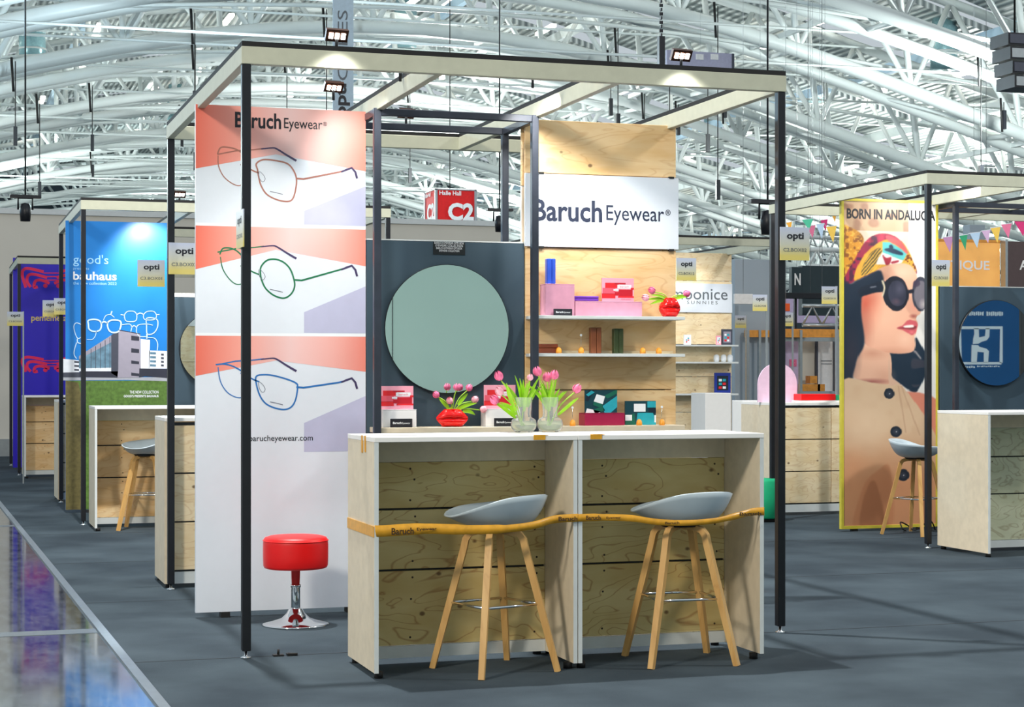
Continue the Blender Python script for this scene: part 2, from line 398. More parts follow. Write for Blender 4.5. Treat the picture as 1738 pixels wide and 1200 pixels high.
for y in YS:
    ya, yb = y - 2.4, y + 1.5
    for i in range(len(xs) - 1):
        b = len(mb.v)
        for (xx, yy) in ((xs[i], ya), (xs[i + 1], ya), (xs[i + 1], yb), (xs[i], yb)): mb.v.append((xx, yy, arch(xx, 15.6)))
        for (xx, yy) in ((xs[i], ya), (xs[i + 1], ya), (xs[i + 1], yb), (xs[i], yb)): mb.v.append((xx, yy, arch(xx, 15.6) + 0.2))
        mb.face((b + 3, b + 2, b + 1, b)); mb.face((b + 4, b + 5, b + 6, b + 7)); mb.face((b, b + 1, b + 5, b + 4)); mb.face((b + 2, b + 3, b + 7, b + 6))
ceiling = struct('ceiling', mb, deck_mat())
xn = np.arange(X0 + 1, X1, 3.5)
for gi, y in enumerate(YS):
    big = 0.20 if gi < 3 else 0.17
    tone = 'truss'
    xx = np.linspace(X0, X1, 46)
    zb = 11.2 + (0.25 if gi % 2 else 0)
    main = obj('roof_truss', MB().tube([(x, y - 0.9, arch(x, zb)) for x in xx], big, 8), tone, ceiling)
    obj('chord', MB().tube([(x, y + 0.9, arch(x, zb + 0.1)) for x in xx], big * 0.8, 6), tone, main)
    obj('chord', MB().tube([(x, y, arch(x, zb + 2.9, 5.2)) for x in xx], big * 0.75, 6), 'truss', main)
    obj('tie', MB().tube([(x, y + 0.2, arch(x, zb + 0.7, 2.2) - 1.3) for x in xx[8:40]], 0.06, 5), 'truss', main)
    for (dz, x0_, x1_) in ((-.55, 6, 40), (.35, 3, 44)):
        zz_ = arch(XP + 14, zb) + dz + (gi % 3) * .5 + .9
        obj('pipe', MB().tube([(xx[x0_], y + 1.3, zz_), (xx[x1_], y + 1.3, zz_ + .2)], 0.038, 5), 'truss', main)
    def braces(k, x):
        bm_ = MB(); s1 = 1 if k % 2 else -1
        bm_.tube([(x, y - 0.9, arch(x, zb)), (x, y - .2, arch(x, zb + 2.9, 5.2))], 0.1, 5)
        bm_.tube([(x, y - 0.9, arch(x, zb)), (x + 1.75, y, arch(x + 1.75, zb + 2.9, 5.2))], 0.085, 5)
        bm_.tube([(x + 3.5, y - 0.9, arch(x + 3.5, zb)), (x + 1.75, y, arch(x + 1.75, zb + 2.9, 5.2))], 0.085, 5)
        if k % 2: bm_.tube([(x, y + 0.9, arch(x, zb + .1)), (x + 3.5, y - 0.9, arch(x + 3.5, zb))], 0.06, 5)
        else: bm_.tube([(x, y + 0.9, arch(x, zb + .1)), (x, y - 0.9, arch(x, zb))], 0.08, 5)
        return bm_
    if gi < 5:
        for k, x in enumerate(xn[4:-3]): obj('brace', braces(k, x), 'truss', main)
    else:
        allb = MB()
        for k, x in enumerate(xn):
            q = braces(k, x); b = len(allb.v); allb.v += q.v
            for f in q.f: allb.face([b + i for i in f], 0, True)
        tag(obj('brace', allb, 'truss', main), kind='stuff')
# purlins that run along the hall, just below the decking
for k, x in enumerate(np.arange(X0 + 2, X1 - 2, 4.2)):
    zt = arch(x, 14.9, 5.6)
    obj('purlin', MB().bar((x, YS[0] - 2, zt), (x, YS[-1] + 2, zt), 0.22, 0.34), 'truss' if k % 3 else 'trussblue', ceiling)
for k, x in enumerate(np.arange(X0 + 6, X1 - 6, 8.4)):
    zt = arch(x, 11.6)
    obj('purlin', MB().bar((x, YS[0] - 1, zt), (x, YS[-1] + 1, zt), 0.1, 0.14), 'truss', ceiling)
# strip lamps below the decking
lm = None
rl = random.Random(3)
for gi, y in enumerate(YS[:11]):
    for k in range(-3, 8):
        x = XP + (k - 1.5) * 5.2 + rl.uniform(-.7, .7)
        if lm is None:
            lm = obj('strip_lamp', MB().box(-.1, -.9, -.05, .1, .9, .05), 'hall_lamp', ceiling); o = lm
        else:
            o = lm.copy(); COL.objects.link(o)
        o.location = (x, y - 0.6, arch(x, 14.6, 5.6))
# cylindrical air outlets
def outlet():
    return MB().lathe([(0.0, 0), (0.42, 0), (0.42, 1.3), (0.36, 1.32), (0.36, 1.7), (0.0, 1.7)], n=14, mat='duct').lathe([(0.44, 0.5), (0.44, 0.56), (0.42, 0.56)], n=14, mat='truss')
ao = None
def cam_pt(u, v, d):
    a = (u - 869) / 3077.0; c, s_ = cos(TH), sin(TH)
    return (CAM[0] + d * (a * c + s_), CAM[1] + d * (-a * s_ + c), CAM[2] + d * (635 - v) / 3077.0)
for (u, v, d) in ((1602, 118, 56), (1382, 172, 68), (1210, 232, 84), (55, 112, 58), (688, 80, 66), (300, 210, 80), (1090, 290, 100)):
    if ao is None: ao = obj('air_outlet', outlet(), None, ceiling); o = ao
    else: o = ao.copy(); COL.objects.link(o)
    o.location = cam_pt(u, v, d)
# thin hanging cables with black clamps
rc = random.Random(11)
cab = MB()
for i in range(60):
    p = cam_pt(rc.uniform(0, 1738), rc.uniform(120, 330), rc.uniform(45, 90))
    top = arch(p[0], 11.2)
    if top - p[2] < 0.3: continue
    cab.tube([(p[0], p[1], p[2]), (p[0], p[1], top)], 0.014, 4, mat='rubber')
    cab.box(p[0] - .05, p[1] - .05, p[2] - .25, p[0] + .05, p[1] + .05, p[2] + .25, 'black')
    cab.tube([(p[0] - .1, p[1], top + .1), (p[0] - .05, p[1], top - .8)], 0.035, 4, mat='rubber')
tag(obj('hanging_cable', cab, None, ceiling), kind='stuff')

# walls
rear = struct('wall_rear', MB().box(-40, 126, 0, 80, 126.5, 16), 'endwall')
for k in range(9):
    obj('girt', box1(-40, 125.8, 1.2 + k * 1.6, 80, 126, 1.5 + k * 1.6), 'truss', rear)
mb = MB().box(-16, 22, 0.0, 8.2, 22.25, 4.0)
wall_back = struct('wall_back', mb, 'beige')
M['base'] = mat('grey_baseboard', (150, 156, 156), 0.6)
struct('baseboard_back', box1(-16, 21.97, 0, 8.2, 22.0, 0.28), 'base')
M['dkline'] = mat('dark_reveal', (60, 66, 70), 0.6)
obj('top_trim', box1(-16, 21.96, 3.93, 8.2, 22.27, 4.02), 'edge', wall_back)
# the hall side behind the photographer (seen only in the round mirrors): a grey-green partition with joints
M['greygreen'] = mat('grey_green_partition', (176, 200, 190), 0.8, var=0.02, scale=1)
wf = struct('wall_front', MB().box(-6, -13.2, 0, 30, -13, 4.2), 'greygreen')
for x in (-2, 1.3, 4.62, 7.9, 11.2, 14.5, 24.4, 27.7):
    obj('panel_joint', box1(x, -13.001, 0, x + 0.012, -12.99, 4.2), 'dkline', wf)

# ------------------------------------------------------------------ stand frames
def stand_frame(name_label, ox, oy, W_=2.755, D=2.83, zt=2.88, cross=(0.94, 1.86), group=None, posts=None, backbeam=True):
    t = thing('open_booth', name_label, 'booth', (ox, oy, 0))
    T = 0.04; z0 = zt - 0.10
    pts = posts or [(0, 0), (W_, 0), (0, D), (W_, D)]
    for (x, y) in pts:
        x, y = ox + x, oy + y
        p = obj('post', MB().box(x - .021, y - .021, 0.035, x + .021, y + .021, z0, ch=.003), 'black', t)
        obj('levelling_foot', MB().lathe([(0.0, 0.0), (0.024, 0.0), (0.024, 0.006), (0.007, 0.012), (0.007, 0.04), (0, 0.04)], (x, y, 0), 12), 'chrome', p)
    def beam(x0, y0, x1, y1):
        b = obj('roof_beam', MB().box(x0, y0, z0, x1, y1, zt - 0.018, ch=.002), 'beam', t)
        obj('top_strip', box1(x0 + .002, y0 + .002, zt - 0.018, x1 - .002, y1 - .002, zt + 0.006), 'rubber', b)
    beam(ox - .024, oy - .024, ox + W_ + .024, oy + .018)
    if backbeam: beam(ox - .024, oy + D - .018, ox + W_ + .024, oy + D + .024)
    beam(ox - .024, oy + .018, ox + .018, oy + D - .018)
    beam(ox + W_ - .018, oy + .018, ox + W_ + .024, oy + D - .018)
    for cx_ in cross: beam(ox + cx_ - .02, oy + .018, ox + cx_ + .02, oy + D - .018)
    return t
stand_frame('black posts and cream roof beams of the large stand in the middle', 0, 0)
stand_frame('stand frame around the sky blue poster on the left', -0.14, 7.9, D=2.95)
stand_frame('far left stand frame around the purple poster', -0.33, 16.2, D=2.7)
stand_frame('stand frame around the portrait poster with yellow edge on the right', 5.84, 3.76, D=2.7)
stand_frame('distant stand frame around the plywood display with grey lettering', 5.06, 10.3, D=2.8)

def floodlight(x, y, z, ry, label, tx=0.0, ty=0.0):
    """small led floodlight on a short arm above a roof beam"""
    t = thing('floodlight', label, 'lamp', (x, y, z))
    d = Vector((tx, ty, -0.62)).normalized(); s_ = d.cross(Vector((0, 0, 1))).normalized(); u = s_.cross(d)
    c = Vector((x, y, z + 0.045))
    obj('housing', MB().obox(c, s_ * .055, u * .03, d * .010, 'copper').obox(c - d * .018, s_ * .045, u * .024, d * .010, 'black'), None, t)
    for k in range(3):
        q = c + d * .012 + s_ * (k - 1) * .030
        obj('led', MB().obox(q, s_ * .010, u * .014, d * .003), 'led', t)
    obj('arm', MB().tube([(x, y, z - .03), (x, y, z + .02), tuple(c - d * .02)], .008, 6), 'black', t)
    return t
floodlight(.43, -.01, 2.895, 0, 'floodlight over the left half of the front roof beam', 0.1, -1)
floodlight(2.2, -.01, 2.895, 0, 'floodlight over the right half of the front roof beam', 0.1, -1)
floodlight(0.90, .62, 2.87, 0, 'floodlight near the middle of the left cross beam', .2, -.6)
floodlight(1.62, .62, 2.87, 0, 'floodlight just left of the right cross beam', .1, -.7)
floodlight(.72, 1.42, 2.88, 0, 'floodlight right above the glasses poster', .1, -.7)
floodlight(1.36, 2.3, 2.88, 0, 'floodlight behind the black metal box frame', .1, -.7)
floodlight(.70, 7.9, 2.895, 0, 'floodlight above the sky blue poster', .1, -1)
floodlight(7.0, 3.75, 2.895, 0, 'floodlight on the front beam of the right hand stand', .1, -1)
floodlight(6.35, 4.7, 2.87, 0, 'floodlight above the portrait poster with yellow edge', .1, -1)
floodlight(7.1, 5.1, 2.87, 0, 'floodlight above the round mirror with blue reflection', .1, -1)
# their light on the back walls
WARM = (1, 0.97, 0.92)
lamp('SPOT', (.80, .84, 2.84), (.88, 1.46, 2.48), 17, WARM, spot_size=1.15, spot_blend=0.9, shadow_soft_size=0.04)
lamp('SPOT', (1.76, .78, 2.84), (1.98, 1.46, 2.46), 40, WARM, spot_size=1.25, spot_blend=0.85, shadow_soft_size=0.04)
lamp('SPOT', (2.2, -.12, 2.87), (2.2, -.02, 2.2), 14, WARM, spot_size=1.9, spot_blend=0.8, shadow_soft_size=0.05)
lamp('SPOT', (.43, -.12, 2.87), (.43, -.02, 2.2), 14, WARM, spot_size=1.9, spot_blend=0.8, shadow_soft_size=0.05)
lamp('SPOT', (2.35, .55, 2.86), (2.35, 1.4, 1.5), 36, WARM, spot_size=1.6, spot_blend=0.9, shadow_soft_size=0.1)
lamp('SPOT', (.5, .45, 2.86), (.45, 1.4, 1.0), 44, WARM, spot_size=1.7, spot_blend=0.9, shadow_soft_size=0.1)
lamp('SPOT', (.55, 8.75, 2.85), (.62, 9.36, 2.3), 66, WARM, spot_size=1.45, spot_blend=0.7, shadow_soft_size=0.04)
lamp('SPOT', (6.75, 4.5, 2.86), (6.6, 5.3, 2.4), 34, WARM, spot_size=1.7, spot_blend=0.8, shadow_soft_size=0.05)
lamp('SPOT', (7.0, 11.0, 2.85), (7.2, 11.76, 1.8), 40, WARM, spot_size=1.9, spot_blend=0.9, shadow_soft_size=0.1)

# black metal box frame inside the main stand
t = thing('steel_cube_rack', 'dark steel open box frame standing in front of the mirror board', 'metal rack', (0.93, 1.24, 0))
fx0, fx1, fy0, fy1, fz = 0.925, 1.836, 1.240, 1.80, 2.79
for (x, y) in ((fx0, fy0), (fx1, fy0), (fx0, fy1), (fx1, fy1)):
    obj('post', MB().box(x - .02, y - .02, 0.0, x + .02, y + .02, fz, ch=.003), 'slatesteel', t)
for (a, b) in (((fx0, fy0), (fx1, fy0)), ((fx0, fy1), (fx1, fy1))):
    obj('rail', MB().box(a[0] + .02, a[1] - .018, fz - .04, b[0] - .02, b[1] + .018, fz - .001, ch=.003), 'slatesteel', t)
for x in (fx0, fx1): obj('rail', MB().box(x - .018, fy0 + .02, fz - .04, x + .018, fy1 - .02, fz - .001, ch=.003), 'slatesteel', t)

# ------------------------------------------------------------------ glasses poster (left panel of the main stand)
def salmon_mat():
    m, nt, b = new_mat('salmon_print_gradient'); N = nt.nodes.new; K = nt.links.new
    tc = N('ShaderNodeTexCoord'); sp = N('ShaderNodeSeparateXYZ'); K(tc.outputs['Object'], sp.inputs[0])
    mr = N('ShaderNodeMapRange'); mr.inputs['From Min'].default_value = 0.0; mr.inputs['From Max'].default_value = 0.95; K(sp.outputs['X'], mr.inputs['Value'])
    r = N('ShaderNodeValToRGB'); e = r.color_ramp.elements
    e[0].position = 0; e[0].color = lin((232, 112, 92)); e[1].position = 1; e[1].color = lin((238, 138, 122))
    for p_, c_ in ((0.25, (240, 160, 146)), (0.55, (236, 198, 196)), (0.8, (242, 178, 170))):
        q = e.new(p_); q.color = lin(c_)
    K(mr.outputs[0], r.inputs['Fac']); K(r.outputs['Color'], b.inputs['Base Color']); b.inputs['Roughness'].default_value = 0.4
    return m
M['salmon'] = salmon_mat()
M['lav'] = mat('lavender_print', (188, 190, 218), 0.4, var=0.02)
M['tipdark'] = mat('dark_violet_print', (66, 56, 96), 0.4, var=0.02)
M['coppr'] = mat('copper_print', (168, 110, 96), 0.4, var=0.05)
M['greenp'] = mat('green_print', (24, 116, 76), 0.4, var=0.1)
M['bluep'] = mat('blue_print', (40, 112, 184), 0.4, var=0.1)
M['lensp'] = mat('grey_print', (120, 124, 140), 0.4)
yP = 1.46
t = thing('glasses_poster', 'tall poster with three pairs of glasses on salmon and white ground', 'poster', (-0.035, yP, 0))
pa, pb = -0.035, 0.912
obj('panel', MB().box(pa, yP, 0.03, pb, yP + .03, 2.80), 'posterwhite', t)
for x in (0.1, 0.8): obj('foot', MB().box(x, yP - .02, 0.0, x + .05, yP + .05, 0.03), 'rubber', t)
def T(y): return lambda pts: [px(u, v, y) for (u, v) in pts]
Q = T(yP)
pr = MB(); Y = yP - .0006
def zof(v): return px(480, v, yP)[1]
rows = [(2.80, 2.155), (2.14, 1.555), (1.54, 0.895)]
lef = (286, 457, 638); ape = (262, 424, 612); rig = (291, 452, 631)
lav = ((358, 316), (530, 486), (718, 672))
for i, (zt_, zb_) in enumerate(rows):
    pr.poly([(pa, zt_), (pb, zt_), (pb, px(619, rig[i], yP)[1]), px(468, ape[i], yP), (pa, px(335, lef[i], yP)[1])][::-1], Y, 'salmon')
    xk = px(516, 700, yP)[0]
    pr.poly([(xk, zb_ + .004), (pb, zb_ + .004), (pb, px(619, lav[i][1], yP)[1]), (xk, px(516, lav[i][0], yP)[1])], Y, 'lav')
for z in (2.1475, 1.5475): pr.poly([(pa, z - .008), (pb, z - .008), (pb, z + .008), (pa, z + .008)], Y - .0002, 'whiteprint')
pk = obj('print', pr, None, t)
def glasses(dy, col, lens, left, top, hz, kind):
    g = MB(); y2 = Y - .0006
    sc_ = 322.0
    def q(pts): return Q([(u, v + dy) for u, v in pts])
    g.stroke(smooth_curve(q(lens), True, 6), y2, 0.0085 if kind != 'round' else .009, col, True)
    g.stroke(smooth_curve(q(left), False, 6), y2, 0.0055, col)
    g.stroke(smooth_curve(q(top), False, 6), y2, 0.008, col)
    # bridge, right temple, back temple, nose pad
    g.stroke(q([hz, (hz[0] + 22, hz[1] + 30)]) if False else q([(408, hz[1] - 24), (432, hz[1] - 12), (440, hz[1] - 9)]), y2, .008, col)
    rt = q([(hz[0], hz[1]), (hz[0] + 12, hz[1] + 1), (576, 292), (590, 288)]); g.stroke(rt, y2 - .0002, [.010, .010, .009, .009], col)
    g.stroke(q([(579, 292), (588, 288), (597, 285), (603, 292), (606, 303)]), y2 - .0003, [.008, .011, .012, .012, .012], 'tipdark')
    g.stroke(q([(369, 262), (400, 256), (432, 254), (448, 252)]), y2 - .0002, .007, col)
    g.stroke(smooth_curve(q([(443, 253), (462, 251), (470, 253), (486, 263), (503, 273)]), False, 4), y2 - .0003, [.006 + .0004 * k for k in range(17)], 'tipdark')
    g.stroke(smooth_curve(q([(440, 291), (447, 297), (450, 304), (446, 309), (441, 304), (439, 296)]), True, 4), y2 - .0002, .003, 'lensp')
    g.stroke(q([(458, 325), (468, 327), (480, 330)]), y2 - .0002, .004, 'lensp')
    obj('print', g, None, t)
glasses(0, 'coppr', [(437, 288), (435, 278), (447, 271), (470, 273), (488, 278), (498, 289), (503, 303), (502, 320), (497, 337), (488, 342), (470, 339), (453, 330), (443, 315), (439, 300)],
        [(370, 264), (371, 282), (380, 300), (395, 312), (407, 315), (414, 308), (418, 296)], [(369, 262), (374, 251), (386, 250), (402, 254), (412, 262), (420, 276)], (503, 303), 'sq')
glasses(166, 'greenp', [(442, 300), (443, 287), (453, 276), (467, 274), (481, 279), (492, 290), (498, 305), (500, 320), (494, 333), (482, 340), (466, 336), (452, 325), (445, 312)],
        [(374, 270), (378, 290), (388, 306), (400, 316), (412, 315), (418, 308)], [(373, 266), (378, 256), (390, 255), (402, 260), (412, 270), (418, 278)], (500, 309), 'round')
glasses(357, 'bluep', [(434, 289), (436, 281), (446, 279), (462, 280), (485, 286), (502, 293), (505, 300), (502, 320), (495, 333), (483, 338), (465, 335), (450, 327), (440, 312)],
        [(370, 266), (374, 290), (385, 308), (400, 317), (412, 317), (418, 310)], [(366, 262), (380, 261), (396, 265), (412, 274), (420, 280)], (503, 300), 'sq')
def tx(s, u0, v0, u1, v1, y, m, parent, bold=0, **k):
    a = px(u0, v1, y); b_ = px(u1, v0, y); return text(s, a[0], a[1], b_[0], b_[1], y - .0016, m, parent, bold, **k)
tx('Baruch', 399, 193, 477, 216.5, yP, 'ink', t, .022)
tx('Eyewear', 482, 203, 547, 223, yP, 'ink', t, .004)
tx('\u00ae', 548, 207, 555, 214, yP, 'ink', t, .01)
tx('barucheyewear.com', 423, 738, 531, 752, yP, 'ink', t, .004)

# ------------------------------------------------------------------ mirror board
t = thing('mirror_board', 'dark slate blue board carrying the large round mirror', 'display board', (0.917, yP, 0))
obj('panel', MB().box(0.918, yP, 0.03, 1.846, yP + .035, 2.083, ch=.002), 'slate', t)
obj('edge_band', MB().box(0.918, yP - .002, 2.083, 1.846, yP + .037, 2.090), 'edge', t)
pl = obj('notice_plate', MB().box(*([px(735, 432, yP)[0], yP - .004, px(735, 432, yP)[1], px(789, 409, yP)[0], yP, px(735, 411, yP)[1]])), 'mirrorback', t)
for k, w_ in enumerate((50, 46, 44, 34)):
    a = px(762 - w_ / 2, 414 + k * 4.4, yP); b_ = px(762 + w_ / 2, 411.4 + k * 4.4, yP)
    text('BARUCH EYEWEAR OPTI BOX' if k % 2 == 0 else 'EYEWEAR COLLECTION', a[0], a[1], b_[0], b_[1], yP - .0048, 'whiteprint', pl)
t = thing('round_mirror', 'large round mirror reflecting plain grey green on the slate board', 'mirror', (1.387, 1.42, 1.59))
ym = yP - .034; cxm, czm = 1.379, 1.586
obj('mount', MB().disc((cxm, ym + .008, czm), .34, thick=.026), 'mirrorback', t)
obj('rim', MB().disc((cxm, ym + .0005, czm), .366, thick=.008), 'mirrorback', t)
obj('glass', MB().disc((cxm, ym - .0005, czm), .3625, thick=.001), 'mirror', t)

# ------------------------------------------------------------------ plywood display wall with shelves
def display_wall(label, ox, oy, board_z, sign=None, matn='ply', both=True):
    t = thing('plywood_display', label, 'display stand', (ox + 1.847, oy, 0))
    x0, x1 = ox + 1.852, ox + 2.79
    for (a, b) in board_z:
        bd = obj('board', MB().box(x0, oy, a + .003, x1, oy + .02, b - .003, ch=.0015), matn, t)
    for xx in (x0 + .02, x1 - .06, (x0 + x1) / 2 - .02):
        obj('upright', MB().box(xx, oy + .021, 0.0, xx + .04, oy + .07, 2.78), 'ply', t)
    if both:
        for (a, b) in ((0.03, .6), (.6, 1.1), (1.1, 1.5), (1.5, 2.0), (2.0, 2.42), (2.42, 2.8)):
            obj('board', MB().box(x0, oy + .071, a + .003, x1, oy + .09, b - .003, ch=.0015), 'ply_pale' if a != 2.0 else 'white', t)
    return t, x0, x1
t, wx0, wx1 = display_wall('tall knotty plywood display wall with a white name board and three shelves', 0, yP,
                           [(.03, .5), (.5, .87), (.87, 1.238), (1.238, 1.443), (1.443, 1.66), (1.66, 2.062), (2.062, 2.49), (2.49, 2.802)])
nb = obj('name_board', MB().box(1.846, yP - .018, 2.066, 2.80, yP - .001, 2.487, ch=.001), 'posterwhite', t)
for x in (1.93, 2.74):
    for z in (2.062, 2.489): obj('clip', MB().box(x, yP - .022, z - .006, x + .03, yP - .0005, z + .006), 'rubber', nb)
yn = yP - .018
def txn(s, u0, v0, u1, v1, bold):
    a = px(u0, v1, yn); b_ = px(u1, v0, yn); text(s, a[0], a[1], b_[0], b_[1], yn - .0012, 'bluegrey_ink', t, bold)
txn('Baruch', 905, 341, 1022, 375, .022); txn('Eyewear', 1029, 351, 1127, 382, .004)
txn('\u00ae', 1129, 356, 1138, 366, .01)
YS_ = 1.262
obj('shelf', MB().box(1.855, YS_, 1.645, 2.765, yP - .001, 1.663, ch=.001), 'edge', t)
obj('shelf', MB().box(1.855, YS_, 1.430, 2.765, yP - .001, 1.448, ch=.001), 'edge', t)
obj('shelf_lip', MB().box(1.9, yP - .03, 1.4485, 2.76, yP - .02, 1.466), 'ply_pale', t)
ZL = 1.034
ls = one('long_shelf', MB().box(0.935, 1.262, ZL - .03, 2.765, yP - .001, ZL, ch=.002), 'cream', 'long low shelf under the round mirror and the plywood wall', 'shelf', (1.8, 1.36, ZL - .03))

# ------------------------------------------------------------------ counters
def counter(label, x0, x1, yf, yb, matn='ply_dark', inset=.40, top='white', zt=1.055, zs=((.085, .425), (.435, .705), (.715, .925)), ztop=.925, group=None):
    t = thing('counter', label, 'counter', ((x0 + x1) / 2, (yf + yb) / 2, 0))
    T = .019; zc = zt - .022
    obj('worktop', MB().box(x0 - .001, yf - .001, zc, x1 + .001, yb, zt, ch=.0015), top, t)
    for (a, b) in ((x0, x0 + T), (x1 - T, x1)):
        s_ = obj('side_panel', MB().box(a, yf + .003, .028, b, yb, zc - .0005, ch=.0008), 'cream', t)
        obj('edge_band', MB().box(a, yf + .0005, .028, b, yf + .0029, zc - .0005), 'edge', s_)
    ybk = yf + inset
    for (a, b) in zs:
        bd = obj('back_board', MB().box(x0 + T + .001, ybk, a, x1 - T - .001, ybk + .018, b, ch=.0015), matn, t)
        sw = MB()
        for xs_ in (x0 + .275, x1 - .06):
            for zs_ in (a + .035, a + (b - a) * .62, b - .03): sw.disc((xs_ + .012 * sin(zs_ * 40), ybk - .0006, zs_), .0052, mat='screw', n=8, thick=.0005)
        tag(obj('screw', sw, None, bd), kind='stuff')
    obj('header_rail', MB().box(x0 + T + .001, ybk - .004, ztop + .002, x1 - T - .001, ybk + .018, zc - .001), 'cream', t)
    obj('plinth_rail', MB().box(x0 + T + .001, ybk - .006, .028, x1 - T - .001, ybk + .018, .082), 'edge', t)
    obj('backing', MB().box(x0 + T + .001, ybk + .0185, .09, x1 - T - .001, ybk + .0189, ztop), 'mirrorback', t)  # thin dark sheet added so the gaps between the boards look dark
    obj('batten', MB().box(x0 + .03, ybk + .019, .1, x0 + .09, ybk + .04, .95), 'ply_dark', t); obj('batten', MB().box(x1 - .09, ybk + .019, .1, x1 - .03, ybk + .04, .95), 'ply_dark', t)
    for x in (x0 + .03, x1 - .03):
        for y in (yf + .05, yb - .04): obj('foot', MB().lathe([(0, 0), (.02, 0), (.02, .028), (0, .028)], (x, y, 0), 12), 'rubber', t)
    return t
YF, YB = -.78, -.25
counter('front counter on the left, pale sides, knotty boards behind a bar stool', .432, 1.369, YF, YB)
counter('front counter on the right, joined to its left neighbour, by the post', 1.373, 2.290, YF, YB)
# neighbours
counter('counter in front of the sky blue poster with one bar stool', -.10, .84, 7.18, 7.80, matn='ply', inset=.44)
counter('counter in front of the purple poster at far left', -.30, .60, 15.4, 16.1, matn='ply')
counter('pale green lit counter at the right edge of the photo', 5.885, 6.83, 3.0, 3.70, matn='ply_grey', inset=.4)
counter('pale green lit counter beyond the right edge of the photo', 6.834, 7.78, 3.0, 3.70, matn='ply_grey', inset=.4)

def back_counter(label, x0, x1, yf, yb, cols=1, zt=1.06, rows=3, matn='ply_pale'):
    """counter seen from behind: plywood boards set in a white frame"""
    t = thing('counter', label, 'counter', ((x0 + x1) / 2, (yf + yb) / 2, 0)); T = .02
    obj('worktop', MB().box(x0, yf - .001, zt - .024, x1, yb, zt, ch=.0015), 'white', t)
    for (a, b) in ((x0, x0 + T), (x1 - T, x1)): obj('side_panel', MB().box(a, yf, .028, b, yb, zt - .0245), 'cream', t)
    obj('plinth_rail', MB().box(x0 + T, yf + .004, .028, x1 - T, yf + .02, .10), 'edge', t)
    zz_ = np.linspace(.108, zt - .045, rows + 1); xx_ = np.linspace(x0 + T + .004, x1 - T - .004, cols + 1)
    for c in range(cols):
        for r in range(rows):
            obj('back_board', MB().box(xx_[c] + .004, yf + .002, zz_[r] + .005, xx_[c + 1] - .004, yf + .02, zz_[r + 1] - .005, ch=.0015), matn, t)
    obj('backing', MB().box(x0 + T, yf + .021, .1, x1 - T, yf + .028, zt - .03), 'mirrorback', t)
    for x in (x0 + .03, x1 - .03):
        for y in (yf + .05, yb - .04): obj('foot', MB().lathe([(0, 0), (.02, 0), (.02, .028), (0, .028)], (x, y, 0), 12), 'rubber', t)
    return t
back_counter('counter seen from behind between the glasses poster and blue poster', -.03, .92, 2.90, 3.42)
back_counter('counter seen from behind just right of the blue poster left edge', -.17, .78, 10.88, 11.5)
back_counter('wide counter of pale boards behind the portrait poster, red box on top', 6.13, 7.9, 7.02, 7.75, cols=3)

# ------------------------------------------------------------------ bar stools
def make_stool(label):
    t = thing('bar_stool', label, 'bar stool', (0, 0, 0), 'bar stools with plastic shell seats')
    # shell: high rounded back at +x, thin drawn-out lip at -x
    mb = MB(); nu, nv = 26, 36
    def rimr(a):
        ex = 0.235 if cos(a) > 0 else 0.225
        n_ = 2.35
        return (abs(cos(a) / ex) ** n_ + abs(sin(a) / 0.195) ** n_) ** (-1 / n_)
    def surf(r, a):
        R = rimr(a); x = r * R * cos(a); y = r * R * sin(a)
        rim = 0.752 + 0.055 * x - 0.70 * max(0, -x) ** 2 + (-.20 * y if y < 0 else -.085 * y)
        side = 0.0
        bowl = 0.645 + 0.14 * max(0, -x - .03)
        k = r ** 4.6
        return (x, y, bowl + (rim + side - bowl) * k)
    for i in range(nu + 1):
        for k in range(nv): mb.v.append(surf(max(i / nu, .002), 2 * PI * k / nv))
    for i in range(nu):
        for k in range(nv):
            k2 = (k + 1) % nv; mb.face((i * nv + k, (i + 1) * nv + k, (i + 1) * nv + k2, i * nv + k2), 0, True)
    s_ = obj('seat', mb, 'shell', t)
    md = s_.modifiers.new('thick', 'SOLIDIFY'); md.thickness = 0.008; md.offset = -1
    obj('seat_mount', MB().lathe([(0, .625), (.085, .625), (.10, .640), (.09, .646), (0, .646)], (0, 0, 0), 20), 'rubber', t)
    for (sx, sy) in ((1, 1), (1, -1), (-1, 1), (-1, -1)):
        top = (.085 * sx, .085 * sy); bot = (.205 * sx, .20 * sy)
        pts = [(0.01 * sx, .01 * sy, .622), (.055 * sx, .055 * sy, .621), (.08 * sx, .08 * sy, .612), (.093 * sx, .093 * sy, .588)]
        pts += [(top[0] + (bot[0] - top[0]) * k + .01 * sx * (1 - k), top[1] + (bot[1] - top[1]) * k + .01 * sy * (1 - k), .57 * (1 - k)) for k in (.05, .35, .7, 1)]
        obj('leg', MB().tube(pts, [.6, .85, .95, 1.0, 1.0, 1.0, .95, .85], rect=(.015, .015)), 'oak', t)
    z = .30; k_ = 1 - z / .57
    ax = .085 + .12 * k_ + .003; ay = .085 + .115 * k_ + .003
    loop = [(-ax, -ay, z), (ax, -ay, z), (ax, ay, z), (-ax, ay, z), (-ax, -ay, z)]
    for i in range(4): obj('footrest_bar', MB().tube([loop[i], loop[i + 1]], .0065, 8), 'chrome', t)
    return t
st = make_stool('bar stool at the left front counter, grey shell seat, oak legs')
st.location = (1.012, -.672, 0); st.rotation_euler = (0, 0, math.radians(17))
dup(st, (1.905, -.69, 0), math.radians(-4), 'bar stool at the right front counter, grey shell seat, oak legs')
dup(st, (.34, 7.34, 0), math.radians(75), 'bar stool in front of the counter below the blue poster')
dup(st, (6.38, 4.86, 0), math.radians(205), 'bar stool in front of the portrait poster with yellow edge')

